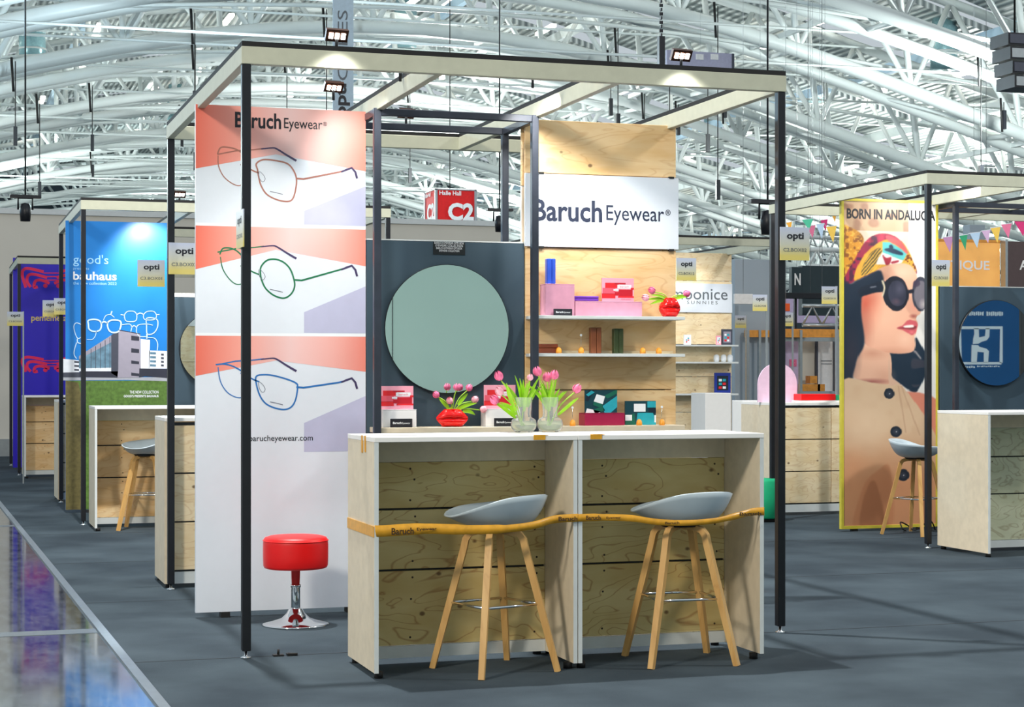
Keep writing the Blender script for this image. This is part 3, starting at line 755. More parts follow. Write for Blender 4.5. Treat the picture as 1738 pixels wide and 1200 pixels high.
# red stool
t = thing('red_stool', 'low round red padded stool on a chrome trumpet base', 'stool', (.437, 1.05, 0))
cx_, cy_ = .437, 1.05
obj('base', MB().lathe([(0, 0), (.176, 0), (.178, .004), (.172, .009), (.12, .02), (.075, .036), (.048, .062), (.036, .085), (.03, .09), (0, .09)], (cx_, cy_, 0), 48), 'chrome', t)
obj('column', MB().lathe([(.024, .08), (.024, .2), (.028, .2), (.028, .215), (.024, .215), (.024, .30), (0, .30)], (cx_, cy_, 0), 24), 'chrome', t)
se = obj('seat', MB().lathe([(0, .302), (.155, .302), (.166, .306), (.171, .318), (.1725, .36), (.1725, .43), (.170, .452), (.163, .464), (.14, .471), (.05, .474), (0, .475)], (cx_, cy_, 0), 56), 'red', t)
obj('piping', MB().tube([(cx_ + .1715 * cos(a), cy_ + .1715 * sin(a), .449) for a in np.linspace(0, 2 * PI, 57)], .003, 6), 'red', se)

# ------------------------------------------------------------------ tape
def tape(pts, wd, twist=None):
    mb = MB(); P = smooth_curve(pts, False, 5); n = len(P)
    for i, p in enumerate(P):
        k = i / (n - 1); h = wd[min(int(k * len(wd)), len(wd) - 1)] if hasattr(wd, '__len__') else wd
        tw = (sin(k * 23) * .0015) if twist else 0
        mb.v += [(p[0], p[1] + tw, p[2] - h / 2), (p[0], p[1] - tw, p[2] + h / 2), (p[0], p[1] + tw + .0012, p[2] - h / 2), (p[0], p[1] - tw + .0012, p[2] + h / 2)]
    for i in range(n - 1):
        a, b = 4 * i, 4 * (i + 1)
        mb.face((a, b, b + 1, a + 1), 0, True); mb.face((a + 3, b + 3, b + 2, a + 2), 0, True); mb.face((a + 1, b + 1, b + 3, a + 3)); mb.face((a, a + 2, b + 2, b))
    return mb
t = thing('barrier_tape', 'printed yellow packing tape stretched across both front counters', 'tape', (1.3, YF, .66))
obj('tape_band', tape([(.4305, YF + .002, .648), (.47, YF - .006, .648), (.65, YF - .03, .655), (.82, YF - .07, .650), (1.0, YF - .085, .650), (1.14, YF - .06, .660), (1.25, YF - .02, .680), (1.371, YF - .004, .684)], [.05, .05, .045, .04, .034, .034, .036], True), 'tape', t)
obj('tape_band', tape([(1.371, YF - .005, .683), (1.45, YF - .012, .684), (1.6, YF - .05, .680), (1.72, YF - .075, .662), (1.85, YF - .09, .655), (2.0, YF - .08, .660), (2.12, YF - .05, .676), (2.22, YF - .01, .690), (2.2895, YF - .003, .692)], [.034, .03, .028, .026, .026, .03, .036], True), 'tape', t)
mb = MB().box(.4285, YF + .0, .62, .4315, YB, .668); obj('tape_band', mb, 'tape', t)
mb = MB().box(2.2905, YF + .0, .67, 2.2925, YB + .1, .71); obj('tape_band', mb, 'tape', t)
tape_words = [(.50, .632, .60, .662, -.021, 'Baruch'), (.61, .645, .70, .662, -.034, 'Eyewear'), (1.27, .672, 1.36, .692, -.012, 'Baruch'), (1.40, .674, 1.47, .694, -.014, 'Baruch'), (1.49, .676, 1.56, .688, -.034, 'Eyewear'), (1.75, .652, 1.82, .664, -.094, 'Baruch'), (2.14, .678, 2.25, .694, -.045, 'Baruch')]
for (a, b, c, d, dy, s_) in tape_words: text(s_, a, b, c, d, YF + dy - .012, 'tapetext', t, .03)
for k, (u, v, u2, v2) in enumerate(((589, 737, 594, 756), (602, 737, 607, 758))):
    pass
tp = thing('tape_scrap', 'two yellow tape scraps hanging on the left end of the counter', 'tape', (.43, -.6, 1.0))
for y_, h_ in ((-.62, .07), (-.56, .075)):
    obj('strip', MB().box(.4278, y_, 1.0545 - h_, .4312, y_ + .022, 1.0562), 'tape', tp)
for x_, l_ in ((1.16, 'small torn yellow tape piece on the left worktop edge'), (1.43, 'small torn brown tape piece on the right worktop edge')):
    one('tape_scrap', MB().box(x_, YF - .004, 1.036, x_ + .055, YF - .0012, 1.0575).box(x_ + .01, YF - .004, 1.0565, x_ + .07, YF + .03, 1.058), 'tape', l_, 'tape', (x_, YF, 1.03))
for k, (x_, y_, w_) in enumerate(((1.55, -.68, .12), (1.95, -.5, .17))):
    pass

# floor debris
one('floor_bracket', MB().box(.13, .0, 0, .18, .03, .008).tube([(.155, .015, .004), (.156, .015, .032)], .006, 8), 'rubber', 'small black upright levelling screw lying by the left post', 'screw', (.155, .015, 0))
one('floor_bracket', MB().tube([(.20, .01, .008), (.245, .0, .006)], .008, 8).box(.195, -.005, 0, .22, .03, .012), 'rubber', 'small black screw lying flat beside the upright one', 'screw', (.22, .01, 0))

# ------------------------------------------------------------------ name flags on the posts
def flag_mat():
    m, nt, b = new_mat('silver_to_yellow_plate'); N = nt.nodes.new; K = nt.links.new
    tc = N('ShaderNodeTexCoord'); sp = N('ShaderNodeSeparateXYZ'); K(tc.outputs['Generated'], sp.inputs[0])
    r = N('ShaderNodeValToRGB'); e = r.color_ramp.elements
    e[0].position = .12; e[0].color = lin((222, 206, 118)); e[1].position = .95; e[1].color = lin((196, 204, 224)); q = e.new(.45); q.color = lin((206, 206, 186))
    K(sp.outputs['Z'], r.inputs['Fac']); K(r.outputs['Color'], b.inputs['Base Color']); b.inputs['Roughness'].default_value = .3
    return m
M['flag'] = flag_mat(); M['alu'] = mat('aluminium', (176, 182, 184), .3, metal=.6)
def flag(x, y, z, code, label, w=.165, h=.17, face='S'):
    """square plate hanging beside a post; (x,y,z) = lower left corner"""
    t = thing('name_flag', label, 'sign', (x, y, z), 'square name flags on the posts')
    if face == 'S':
        obj('plate', MB().box(x, y, z, x + w, y + .006, z + h), 'flag', t)
        text('opti', x + w * .22, z + h * .58, x + w * .80, z + h * .84, y - .0012, 'ink', t, .028)
        text(code, x + w * .10, z + h * .26, x + w * .90, z + h * .37, y - .0012, 'inkgrey', t, .008)
    else:
        obj('plate', MB().box(x, y, z, x + .006, y + w, z + h), 'flag', t)
        text('opti', y + w * .22, z + h * .58, y + w * .80, z + h * .84, 0, 'ink', t, .028, face='W', xpos=x - .0012)
        text(code, y + w * .10, z + h * .26, y + w * .90, z + h * .37, 0, 'inkgrey', t, .008, face='W', xpos=x - .0012)
    return t
flag(-.03, -.10, 1.92, 'C3.BOX02', 'name flag seen edge on at the left front post', h=.175, face='W', w=.2)
flag(2.742, -.03, 1.915, 'C2.BOX02', 'name flag right of the right front post of the middle stand')
flag(-.018, 2.80, 1.945, 'C3.BOX02', 'name flag right of the left rear post, before the slate board', w=.19, h=.195)
flag(-.197, 2.88, 1.87, 'C3.BOX01', 'name flag left of the left rear post, over the blue poster', w=.166, h=.165)
def flag_at(u, v, d, code, label, w=.165, bracket=True):
    p = cam_pt(u, v, d); t_ = flag(p[0] - w / 2, p[1], p[2] - .085, code, label, w=w)
    if bracket: obj('post', MB().box(p[0] + w / 2 - .009, p[1] + .0065, 0, p[0] + w / 2 + .009, p[1] + .024, p[2] + .09), 'alu', t_)
    return t_
flag_at(1165, 457, 13.7, 'C2.BOX12', 'name flag overlapping the plywood display with grey lettering', .16, False)
flag_at(1290, 514, 18.9, 'C2.BOX08', 'small name flag just left of the right front post')
flag_at(1336, 542, 22.4, 'C2.BOX09', 'small name flag right of the right front post below the orange square')
flag_at(1408, 501, 17.6, 'C2.BOX10', 'small name flag at the left edge of the portrait poster')
flag_at(1257, 546, 24.6, 'C2.BOX11', 'tiny name flag right of the grey lettering')
flag(-.215, 10.80, 1.945, 'C3.BOX03', 'name flag over the purple poster, right one of two')
flag(-.325, 10.87, 1.925, 'C3.BOX04', 'name flag over the purple poster, left one of two')
flag_at(26, 541, 22.0, 'C3.BOX05', 'leftmost name flag against the beige wall', .19)
flag(5.84, 3.70, 2.0, 'C2.BOX03', 'name flag on the front post of the right hand stand', w=.15, h=.2)

# ------------------------------------------------------------------ goods on shelves
def case(name, x0, y0, z0, x1, y1, z1, m, label, cat, lid=None, ch=.004):
    t = thing(name, label, cat, ((x0 + x1) / 2, (y0 + y1) / 2, z0))
    if x1 - x0 > z1 - z0:   # lying
        s_ = z0 + (z1 - z0) * .55
        obj('base', MB().box(x0, y0, z0, x1, y1, s_, ch=ch), m, t); obj('lid', MB().box(x0, y0 - .001, s_ + .0006, x1, y1, z1, ch=ch), m, t)
    else:
        s_ = x0 + (x1 - x0) * .55
        obj('base', MB().box(x0, y0, z0, s_, y1, z1, ch=ch), m, t); obj('lid', MB().box(s_ + .0006, y0 - .001, z0, x1, y1, z1, ch=ch), m, t)
    return t
M['cobalt'] = mat('cobalt_blue_case', (52, 92, 214), .35); M['purple'] = mat('purple_case', (118, 62, 190), .35)
M['pinkbox'] = mat('dusty_pink_plinth', (222, 158, 184), .5); M['brown'] = mat('brown_leather_case', (138, 78, 46), .4)
M['redbrown'] = mat('red_brown_leather_case', (124, 58, 30), .4); M['olive'] = mat('dark_green_case', (58, 72, 38), .4)
M['magenta'] = mat('dark_magenta_plinth', (160, 22, 70), .4); M['tealp'] = mat('teal_print', (40, 168, 186), .4, var=.1)
M['darkteal'] = mat('dark_teal_print', (16, 62, 74), .4); M['navy'] = mat('navy_print', (22, 36, 52), .4)
M['greenbox'] = mat('green_print_box', (18, 104, 84), .4); M['cardpink'] = mat('pink_card_print', (250, 170, 190), .5, var=.02)
M['cardred'] = mat('red_card_print', (228, 34, 44), .5, var=.02); M['carddark'] = mat('deep_red_card_print', (196, 18, 40), .5, var=.02); M['cardmid'] = mat('rose_card_print', (238, 96, 116), .5, var=.02)
Z1, Z2 = 1.6635, 1.4485
def plinth(x0, z0, x1, z1, m, label, y0=1.33, y1=1.43):
    t = thing('display_plinth', label, 'plinth', ((x0 + x1) / 2, (y0 + y1) / 2, z0))
    obj('body', MB().box(x0, y0, z0, x1, y1, z1 - .004, ch=.002), m, t); obj('top', MB().box(x0 - .0006, y0 - .0006, z1 - .0035, x1 + .0006, y1, z1, ch=.001), m, t)
    return t
plinth(1.932, Z1, 2.108, 1.846, 'pinkbox', 'tall dusty pink display block under the blue case')
plinth(2.112, Z1, 2.524, 1.750, 'pinkbox', 'long low dusty pink display block under the pink card')
case('glasses_case', 1.952, 1.36, 1.8465, 2.004, 1.40, 1.992, 'cobalt', 'upright cobalt blue case on the tall pink block', 'glasses case')
case('glasses_case', 2.112, 1.345, 1.7505, 2.262, 1.40, 1.779, 'purple', 'flat purple glasses case on the low pink block', 'glasses case')
def nameplate(x0, z0, x1, z1, y, label):
    t = thing('name_plate', label, 'sign', (x0, y, z0)); obj('plate', MB().box(x0, y, z0, x1, y + .012, z1, ch=.001), 'ink', t)
    w = x1 - x0; h = z1 - z0
    text('Baruch', x0 + w * .10, z0 + h * .40, x0 + w * .50, z0 + h * .66, y - .001, 'whiteprint', t, .02)
    text('Eyewear', x0 + w * .53, z0 + h * .33, x0 + w * .90, z0 + h * .60, y - .001, 'whiteprint', t)
nameplate(1.975, Z1, 2.085, 1.703, 1.305, 'black name plate in front of the tall pink block')
def red_card(x0, z0, x1, z1, y, label, mirror=False):
    t = thing('picture_card', label, 'card', ((x0 + x1) / 2, y, z0)); w, h = x1 - x0, z1 - z0
    c = obj('card', MB().box(x0, y, z0, x1, y + .008, z1, ch=.0006), 'cardpink', t)
    mb = MB(); yy = y - .0007
    def r(a, b, cc, d, m, k=0): mb.poly([(x0 + w * a, z0 + h * b), (x0 + w * cc, z0 + h * b), (x0 + w * cc, z0 + h * d), (x0 + w * a, z0 + h * d)], yy - k * .0004, m)
    r(.10, .58, .52, .80, 'cardred'); r(.40, .74, .74, .80, 'carddark', 1); r(.02, .33, .42, .58, 'cardmid'); r(.0, .14, .42, .34, 'cardred'); r(.40, .26, .52, .42, 'carddark', 1)
    r(.52, .24, .96, .52, 'carddark', 1); r(.50, .17, 1.0, .24, 'cardred'); r(.48, .56, .92, .72, 'whiteprint', 1); r(.90, .52, 1.0, .6, 'cardred', 2); r(.36, .46, .52, .53, 'whiteprint', 2)
    obj('print', mb, None, t)
    text('baruch', x0 + w * .56, z0 + h * .60, x0 + w * .84, z0 + h * .68, yy - .0012, 'cardmid', t); text('eyewear', x0 + w * .60, z0 + h * .06, x0 + w * .92, z0 + h * .13, yy - .0012, 'cardmid', t)
    return t
red_card(2.292, 1.7505, 2.490, 1.887, 1.375, 'pink and red picture card on the low pink block')
def lips(cx_, cy_, z0, w, h, label, dp=.042):
    t = thing('lips_vase', label, 'vase', (cx_, cy_, z0)); mb = MB(); nu, nv = 36, 20
    def half(sgn):
        b = len(mb.v)
        for i in range(nu + 1):
            u = -1 + 2 * i / nu
            au = abs(u)
            top = h * (0.52 + .48 * min(1, max(0, (1 - au)) / .52) ** .9 - (.05 if au < .10 else 0))
            bot = h * (.44 - .44 * min(1, max(0, 1 - au) / .42) ** .8)
            if au > .999: top = bot = h * .52
            for j in range(nv + 1):
                v = -1 + 2 * j / nv; z = (top + bot) / 2 + v * (top - bot) / 2
                th = dp * (1 - au ** 2.2) ** .5 * max(0, 1 - abs(v) ** 3.2) ** .5
                th *= 1 - .38 * math.exp(-((v + .02 - .0 * u) / .13) ** 2)
                mb.v.append((cx_ + u * w / 2, cy_ + sgn * th, z0 + z))
        for i in range(nu):
            for j in range(nv):
                q = [b + i * (nv + 1) + j, b + (i + 1) * (nv + 1) + j, b + (i + 1) * (nv + 1) + j + 1, b + i * (nv + 1) + j + 1]
                mb.face(q if sgn < 0 else q[::-1], 0, True)
    half(-1); half(1)
    obj('body', mb, 'redgloss', t)
    obj('neck', MB().lathe([(.018, h * .84), (.022, h * .92), (.026, h * 1.0), (.022, h * 1.0), (.018, h * .9)], (cx_, cy_, z0), 20, sx=1.2), 'redgloss', t)
    obj('lip_line', MB().tube([(cx_ + u * w / 2, cy_ - dp * (1 - abs(u) ** 2.2) ** .5 * .64 - .001, z0 + h * .50 + .004 * cos(u * 9)) for u in np.linspace(-.9, .9, 24)], .0018, 5), 'carddark', t)
    return t
def bloom_mb(p, d, s=1.0):
    """tulip head: six pointed overlapping petals around the axis d"""
    p = Vector(p); d = Vector(d).normalized(); a = d.orthogonal().normalized(); b = d.cross(a); parts = []
    for k in range(6):
        mb = MB(); ph = k * PI / 3; rr = 1.0 if k % 2 == 0 else .86; nu, nv = 6, 6
        for i in range(nu + 1):
            tt = i / nu; R = .0225 * s * rr * sin(PI * (0.10 + .80 * tt ** .85)) ** .75 ; hh = .047 * s * tt
            wd_ = (.62 * sin(PI * min(1, .12 + .86 * tt)) ** .6) * (1 - max(0, tt - .8) * 3.4)
            for j in range(nv + 1):
                q = ph + (j / nv - .5) * 2 * wd_; mb.v.append(tuple(p + d * hh + (a * cos(q) + b * sin(q)) * R))
        for i in range(nu):
            for j in range(nv):
                o_ = i * (nv + 1) + j; mb.face((o_, o_ + 1, o_ + nv + 2, o_ + nv + 1), 0, True)
        parts.append(mb)
    out = MB()
    for q in parts:
        b0 = len(out.v); out.v += q.v
        for f in q.f: out.face([b0 + i for i in f], 0, True)
    return out
def leaf_mb(p, q, bend, w):
    p, q = Vector(p), Vector(q); mb = MB(); n = 8
    side = (q - p).cross(Vector((0.2, -1, 0.1))).normalized()
    for i in range(n + 1):
        k = i / n; c = p.lerp(q, k) + Vector(bend) * sin(PI * k); ww = w * sin(PI * min(1, .18 + .82 * k)) ** .8 * .5 + .0008
        mb.v += [tuple(c - side * ww + Vector((0, -.003, 0))), tuple(c), tuple(c + side * ww + Vector((0, -.003, 0)))]
    for i in range(n):
        a = 3 * i; mb.face((a, a + 1, a + 4, a + 3), 0, True); mb.face((a + 1, a + 2, a + 5, a + 4), 0, True)
    return mb
def tulip(base, head, label, group, m='petal', s=1.0, leaves=1, seed=0):
    r_ = random.Random(seed); base, head = Vector(base), Vector(head)
    t = thing('tulip', label, 'flower', tuple(base), group)
    mid = base.lerp(head, .5) + Vector((0, 0, .012)) + Vector(((base.x - head.x) * .12, 0, 0))
    pts = smooth_curve([tuple(base), tuple(mid), tuple(head)], False, 5)
    obj('stem', MB().tube(pts, .0032, 6), 'stem', t)
    d = (head - mid).normalized(); d = (d + Vector((0, 0, .35))).normalized()
    obj('bloom', bloom_mb(tuple(head), tuple(d), s), m, t)
    for k in range(leaves):
        e = head + Vector((r_.uniform(-.03, .03), r_.uniform(-.02, .02), r_.uniform(-.035, .01)))
        st_ = base.lerp(head, .32 if (head - base).length > .14 else .1); obj('leaf', leaf_mb(tuple(st_), tuple(e), (r_.uniform(-.012, .012), 0, .008), .015 + r_.uniform(0, .006)), 'leaf', t)
    return t
def ph(u, v, y): a = px(u, v, y); return (a[0], y, a[1])
# lips vase on the top shelf
lips(2.702, 1.345, Z1, .130, .112, 'red lips shaped vase at the right end of the top shelf', dp=.05)
G1 = 'pink tulips in the lips vase on the top shelf'
for i, (u, v, lab) in enumerate(((1101, 500, 'lowest left pink tulip in the top shelf lips vase'), (1111, 489, 'upper left pink tulip in the top shelf lips vase'), (1160, 494, 'right hand pink tulip in the top shelf lips vase'))):
    tulip((2.70, 1.345, 1.76), ph(u, v + 7, 1.335), lab, G1, 'petal' if i != 0 else 'petal2', .95, 2 if i != 1 else 1, 30 + i)
# middle shelf
case('glasses_case', 1.87, 1.34, Z2, 2.012, 1.40, 1.503, 'redbrown', 'red brown glasses case lying at the left of the middle shelf', 'glasses case')
case('glasses_case', 2.220, 1.36, Z2, 2.284, 1.40, 1.60, 'brown', 'upright brown glasses case on the middle shelf', 'glasses case')
case('glasses_case', 2.362, 1.36, Z2, 2.420, 1.40, 1.594, 'olive', 'upright dark green glasses case on the middle shelf', 'glasses case')
def holder(x, y, z, label, rod=False):
    t = thing('glasses_holder', label, 'holder', (x, y, z), 'amber glasses holders on the shelves')
    obj('body', MB().lathe([(0, 0), (.017, 0), (.0175, .012), (.014, .026), (.008, .034), (0, .036)], (x, y, z), 16), 'amber', t)
    if rod:
        obj('rod', MB().tube([(x, y + .004, z + .03), (x, y + .004, z + .10)], .0012, 5), 'chrome', t); obj('disc', MB().disc((x, y + .002, z + .105), .007, thick=.002, n=14), 'whiteprint', t)
for x, lab in ((2.012, 'amber holder beside the red brown case'), (2.148, 'amber holder left of the upright brown case'), (2.528, 'amber holder right of the dark green case on the middle shelf'), (2.628, 'amber holder nearest the right end of the middle shelf')):
    holder(x, 1.33, Z2, lab, rod=(x in (2.148,)))
# low shelf
plinth(.978, ZL, 1.172, 1.133, 'whitegloss', 'white display block left of the lower lips vase'); plinth(1.576, ZL, 1.766, 1.133, 'whitegloss', 'white display block right of the lower lips vase')
red_card(.968, 1.1335, 1.162, 1.264, 1.36, 'pink and red picture card on the left white block'); red_card(1.575, 1.1335, 1.762, 1.268, 1.36, 'pink and red picture card on the right white block behind tulips')
nameplate(1.018, ZL, 1.142, 1.082, 1.305, 'black name plate before the left white block'); nameplate(1.620, ZL, 1.735, 1.082, 1.305, 'black name plate before the right white block')
lips(1.383, 1.345, ZL, .186, .100, 'red lips shaped vase between the two white blocks', dp=.046)
G2 = 'pink tulips in the lips vase on the low shelf'
for i, (u, v, lab, pm) in enumerate(((744, 668, 'leftmost pink tulip in the low lips vase', 0), (765, 679, 'short pale pink tulip low in the low lips vase', 1), (774, 657, 'upper middle pink tulip in the low lips vase', 0), (793, 657, 'upper right pink tulip in the low lips vase', 0), (801, 675, 'right pink tulip in the low lips vase', 1), (815, 690, 'lowest right pink tulip in the low lips vase', 1))):
    tulip((1.383 + (u - 770) * .0003, 1.345, 1.12), ph(u, v + 6, 1.33), lab, G2, 'petal2' if pm else 'petal', .9, 1 if i != 2 else 0, 50 + i)
plinth(2.170, ZL, 2.416, 1.106, 'magenta', 'dark magenta display block on the low shelf')
def teal_card(x0, z0, x1, z1, y, label, v=0):
    t = thing('picture_card', label, 'card', ((x0 + x1) / 2, y, z0)); w, h = x1 - x0, z1 - z0
    obj('card', MB().box(x0, y, z0, x1, y + .01, z1, ch=.0006), 'darkteal', t); mb = MB(); yy = y - .0007
    def q(pts, m, k=0): mb.poly([(x0 + w * a, z0 + h * b) for a, b in pts], yy - k * .0004, m)
    if v == 0:
        q([(0, .55), (.12, 1), (.3, 1), (.1, .5)], 'navy'); q([(.25, .15), (.55, .28), (.62, .1), (.40, 0), (.3, 0)], 'greenbox', 1); q([(.27, .50), (.36, .82), (.62, .72), (.55, .38)], 'whiteprint', 2); q([(.25, .34), (.27, .50), (.55, .38), (.52, .2)], 'greenbox', 2)
        q([(.55, .3), (1, .75), (1, .25), (.8, 0), (.6, 0)], 'tealp', 1); q([(.6, .75), (.95, 1), (1, 1), (1, .85), (.7, .62)], 'greenbox', 1); q([(.02, .02), (.06, .2), (.5, .06), (.45, 0), (.02, 0)], 'whiteprint', 1); q([(.03, .8), (.2, .98), (.3, .9), (.1, .72)], 'tealp', 2)
    
    else:
        q([(0, .3), (.3, .5), (.35, 0), (0, 0)], 'greenbox'); q([(.28, .55), (.28, .88), (.66, .88), (.66, .55)], 'whiteprint', 2); q([(.72, .72), (1, .72), (1, .98), (.72, .98)], 'tealp', 1); q([(.35, .0), (.4, .5), (.9, .5), (1, .2), (1, 0)], 'tealp', 1)
        q([(.0, .18), (.0, .42), (.22, .42), (.22, .18)], 'whiteprint', 2); q([(.76, .5), (.76, .7), (1, .7), (1, .5)], 'navy', 2); q([(.95, .1), (.95, .4), (1, .4), (1, .1)], 'whiteprint', 3)
    obj('print', mb, None, t)
teal_card(2.182, 1.1065, 2.380, 1.238, 1.36, 'dark teal picture card standing on the magenta block'); teal_card(2.438, ZL, 2.630, 1.174, 1.38, 'lighter teal picture card right of the magenta block', 1)
case('glasses_case', 1.952, 1.36, ZL, 1.998, 1.40, 1.176, 'olive', 'upright olive case behind the right glass vase', 'glasses case')
for x, lab in ((2.082, 'amber holder left of the magenta block'), (2.490, 'amber holder before the lighter teal card'), (2.632, 'amber holder at the right end of the low shelf')): holder(x, 1.29, ZL, lab, rod=(x < 2.1 or x > 2.6))

# glass vases with tulips on the counter
def vase(cx_, cy_, z0, label):
    t = thing('glass_vase', label, 'vase', (cx_, cy_, z0), 'glass vases on the counter')
    pr_ = [(.0, .004), (.045, .004), (.058, .018), (.062, .035), (.058, .056), (.046, .066), (.036, .070), (.034, .085), (.037, .12), (.042, .165)]
    inn = [(r - .003 if r > .004 else 0, z + .0015) for r, z in pr_[::-1]]; inn[0] = (.0395, .165)
    obj('body', MB().lathe([(0, 0), (.04, 0)] + pr_[1:] + inn[:-1] + [(0, .008)], (cx_, cy_, z0), 32), 'glass', t)
    obj('water', MB().lathe([(0, .009), (.041, .009), (.0545, .022), (.0585, .035), (.0545, .053), (.0, .053)], (cx_, cy_, z0), 24), M['water'], t)
    return t
M['water'] = mat('vase_water', (232, 246, 210), .01, trans=.8, var=0.0, ior=1.02)
ZT = 1.0555; YV = -.31
va = (px(889, 700, YV)[0], YV); vb = (px(926, 700, YV)[0] + .022, YV)
vase(va[0], va[1], ZT, 'left clear glass vase with bulging foot holding tulips'); vase(vb[0], vb[1], ZT, 'right clear glass vase with bulging foot holding tulips')
G3 = 'pink tulips in the glass vases'
for i, (u, v, lab, c) in enumerate(((850, 637, 'highest left pink tulip in the left glass vase', 0), (852, 662, 'drooping pink tulip in the left glass vase', 0), (845, 676, 'lowest pink tulip in the left glass vase', 0), (899, 638, 'small pale tulip between the two glass vases', 0), (914, 630, 'tallest pink tulip above the glass vases', 1), (929, 640, 'middle pink tulip in the right glass vase', 1), (940, 636, 'second tallest tulip in the right glass vase', 1), (975, 658, 'pink tulip leaning far right from the right glass vase', 1))):
    bx, by = (va, vb)[c]
    tulip((bx + random.uniform(-.015, .015), by, ZT + .03), (*ph(u, v + 8, YV - .03 + .02 * (i % 3))[:1], YV - .03 + .02 * (i % 3), ph(u, v + 8, YV)[2]), lab, G3, 'petal' if i not in (1, 3) else 'petal2', 1.0 if i != 3 else .7, 1, 70 + i)
rt_ = random.Random(5)
for c, (bx, by) in enumerate((va, vb)):
    t = thing('tulip_leaves', ('loose green tulip leaves in the left glass vase', 'loose green tulip leaves in the right glass vase')[c], 'leaves', (bx, by, ZT))
    for k in range(9):
        a = -1 + 2 * (k + .5) / 9
        e = (bx + a * .115 + rt_.uniform(-.01, .01), by + rt_.uniform(-.03, .03), ZT + .205 + .055 * (1 - abs(a)) + rt_.uniform(-.03, .04))
        obj('leaf', leaf_mb((bx + a * .022, by, ZT + .12), e, (a * -.012, 0, .0), rt_.uniform(.011, .018)), 'leaf', t)

# ------------------------------------------------------------------ blue poster with the long glass fronted building
yB = 9.36
M['sky'] = mat('sky_blue_print', (30, 124, 206), .35, var=.06, scale=2); M['grass'] = mat('grass_print', (84, 116, 50), .45, var=.3, scale=30)
M['dirt'] = mat('brown_grass_print', (100, 92, 54), .45, var=.25, scale=30); M['bgrey'] = mat('grey_render_print', (150, 146, 162), .4, var=.03)
M['bdark'] = mat('dark_render_print', (66, 70, 84), .4); M['bglass'] = mat('window_front_print', (96, 130, 152), .4, var=.35, scale=14); M['bwhite'] = mat('white_building_print', (222, 228, 238), .4)
M['road'] = mat('path_print', (164, 168, 178), .4); M['bband'] = mat('dark_base_print', (48, 50, 64), .4); M['outl'] = mat('pale_outline_print', (196, 226, 250), .4, var=.01)
t = thing('building_poster', 'sky blue poster with a long glass fronted building and glasses outlines', 'poster', (-.18, yB, 0))
ba, bb = -.195, .765
obj('panel', MB().box(ba, yB, .03, bb, yB + .03, 2.80), 'sky', t)
for x in (0.0, .6): obj('foot', MB().box(x, yB - .02, 0, x + .05, yB + .05, .03), 'rubber', t)
def TB(pts): return [px(110 + u / 7.5, 520 + v / 7.5, yB) for u, v in pts]
pr = MB(); yy = yB - .0006
def q(pts, m, k=0): pr.poly(TB(pts), yy - k * .0005, m)
zg = px(200, 646, yB)[1]
pr.poly([(ba, .031), (bb, .031), (bb, zg), (ba, zg)], yy, 'grass'); pr.poly([(ba, .031), (ba + .19, .031), (ba + .17, zg - .25), (ba + .12, zg - .02), (ba, zg)], yy - .0005, 'dirt')
q([(-20, 905), (600, 905), (1330, 900), (1330, 955), (800, 935), (-20, 942)], 'road', 2)
q([(-20, 668), (120, 680), (185, 690), (185, 838), (-20, 842)], 'bwhite', 1); q([(-20, 842), (190, 838), (190, 905), (-20, 905)], 'bdark', 1)
for k in range(3): q([(120, 695 + 50 * k), (180, 698 + 50 * k), (180, 722 + 50 * k), (120, 718 + 50 * k)], 'bdark', 2)
q([(965, 412), (1085, 428), (1075, 792), (965, 792)], 'bwhite', 1); q([(1072, 560), (1330, 572), (1330, 792), (1072, 792)], 'bwhite', 1)
for k in range(4):
    q([(1085, 580 + 52 * k), (1160, 584 + 52 * k), (1160, 612 + 52 * k), (1085, 608 + 52 * k)], 'bglass', 2); q([(1225, 600 + 46 * k), (1260, 602 + 46 * k), (1260, 628 + 46 * k), (1225, 626 + 46 * k)], 'bdark', 2)
q([(180, 632), (600, 362), (600, 830), (180, 812)], 'bglass', 3); q([(180, 632), (600, 362), (600, 452), (180, 672)], 'bgrey', 4); q([(180, 790), (600, 780), (600, 826), (180, 826)], 'bwhite', 4)
q([(590, 368), (690, 298), (690, 908), (590, 850)], 'bdark', 5); q([(190, 826), (680, 826), (672, 908), (190, 900)], 'bband', 5)
q([(684, 300), (960, 352), (966, 790), (940, 905), (670, 908), (680, 800)], 'bgrey', 6); q([(684, 296), (960, 346), (960, 356), (684, 306)], 'bband', 7)
for k, (a, b) in enumerate(((372, 440), (532, 596), (688, 738), (842, 890))): q([(845, a), (945, a + 14), (945, b), (845, b - 8)], 'bband', 7)
q([(948, 790), (1330, 795), (1330, 912), (1020, 888), (945, 905)], 'bband', 7)
for k in range(5): q([(330 + 60 * k, 548 - 38 * k), (336 + 60 * k, 544 - 38 * k), (336 + 60 * k, 790), (330 + 60 * k, 790)], 'bdark', 4)
def ln(pts, w=.012, closed=False, cur=True): pr.stroke(smooth_curve(TB(pts), closed, 5) if cur else TB(pts), yy - .0032, w * .68, 'outl', closed)
ln([(300, 180), (380, 165), (450, 190), (465, 250), (440, 305), (370, 320), (310, 290), (300, 230)], .02, True); ln([(545, 210), (600, 175), (700, 185), (715, 240), (680, 320), (600, 330), (555, 290)], .02, True); ln([(465, 215), (500, 195), (545, 215)], .02)
ln([(760, 110), (800, 65), (880, 65), (915, 110), (905, 180), (840, 195), (775, 180)], .011, True); ln([(1005, 105), (1050, 65), (1130, 65), (1165, 110), (1150, 160), (1080, 175), (1010, 160)], .011, True); ln([(915, 105), (960, 85), (1005, 105)], .014); ln([(710, 105), (760, 112)], .014); ln([(1165, 105), (1205, 105)], .014)
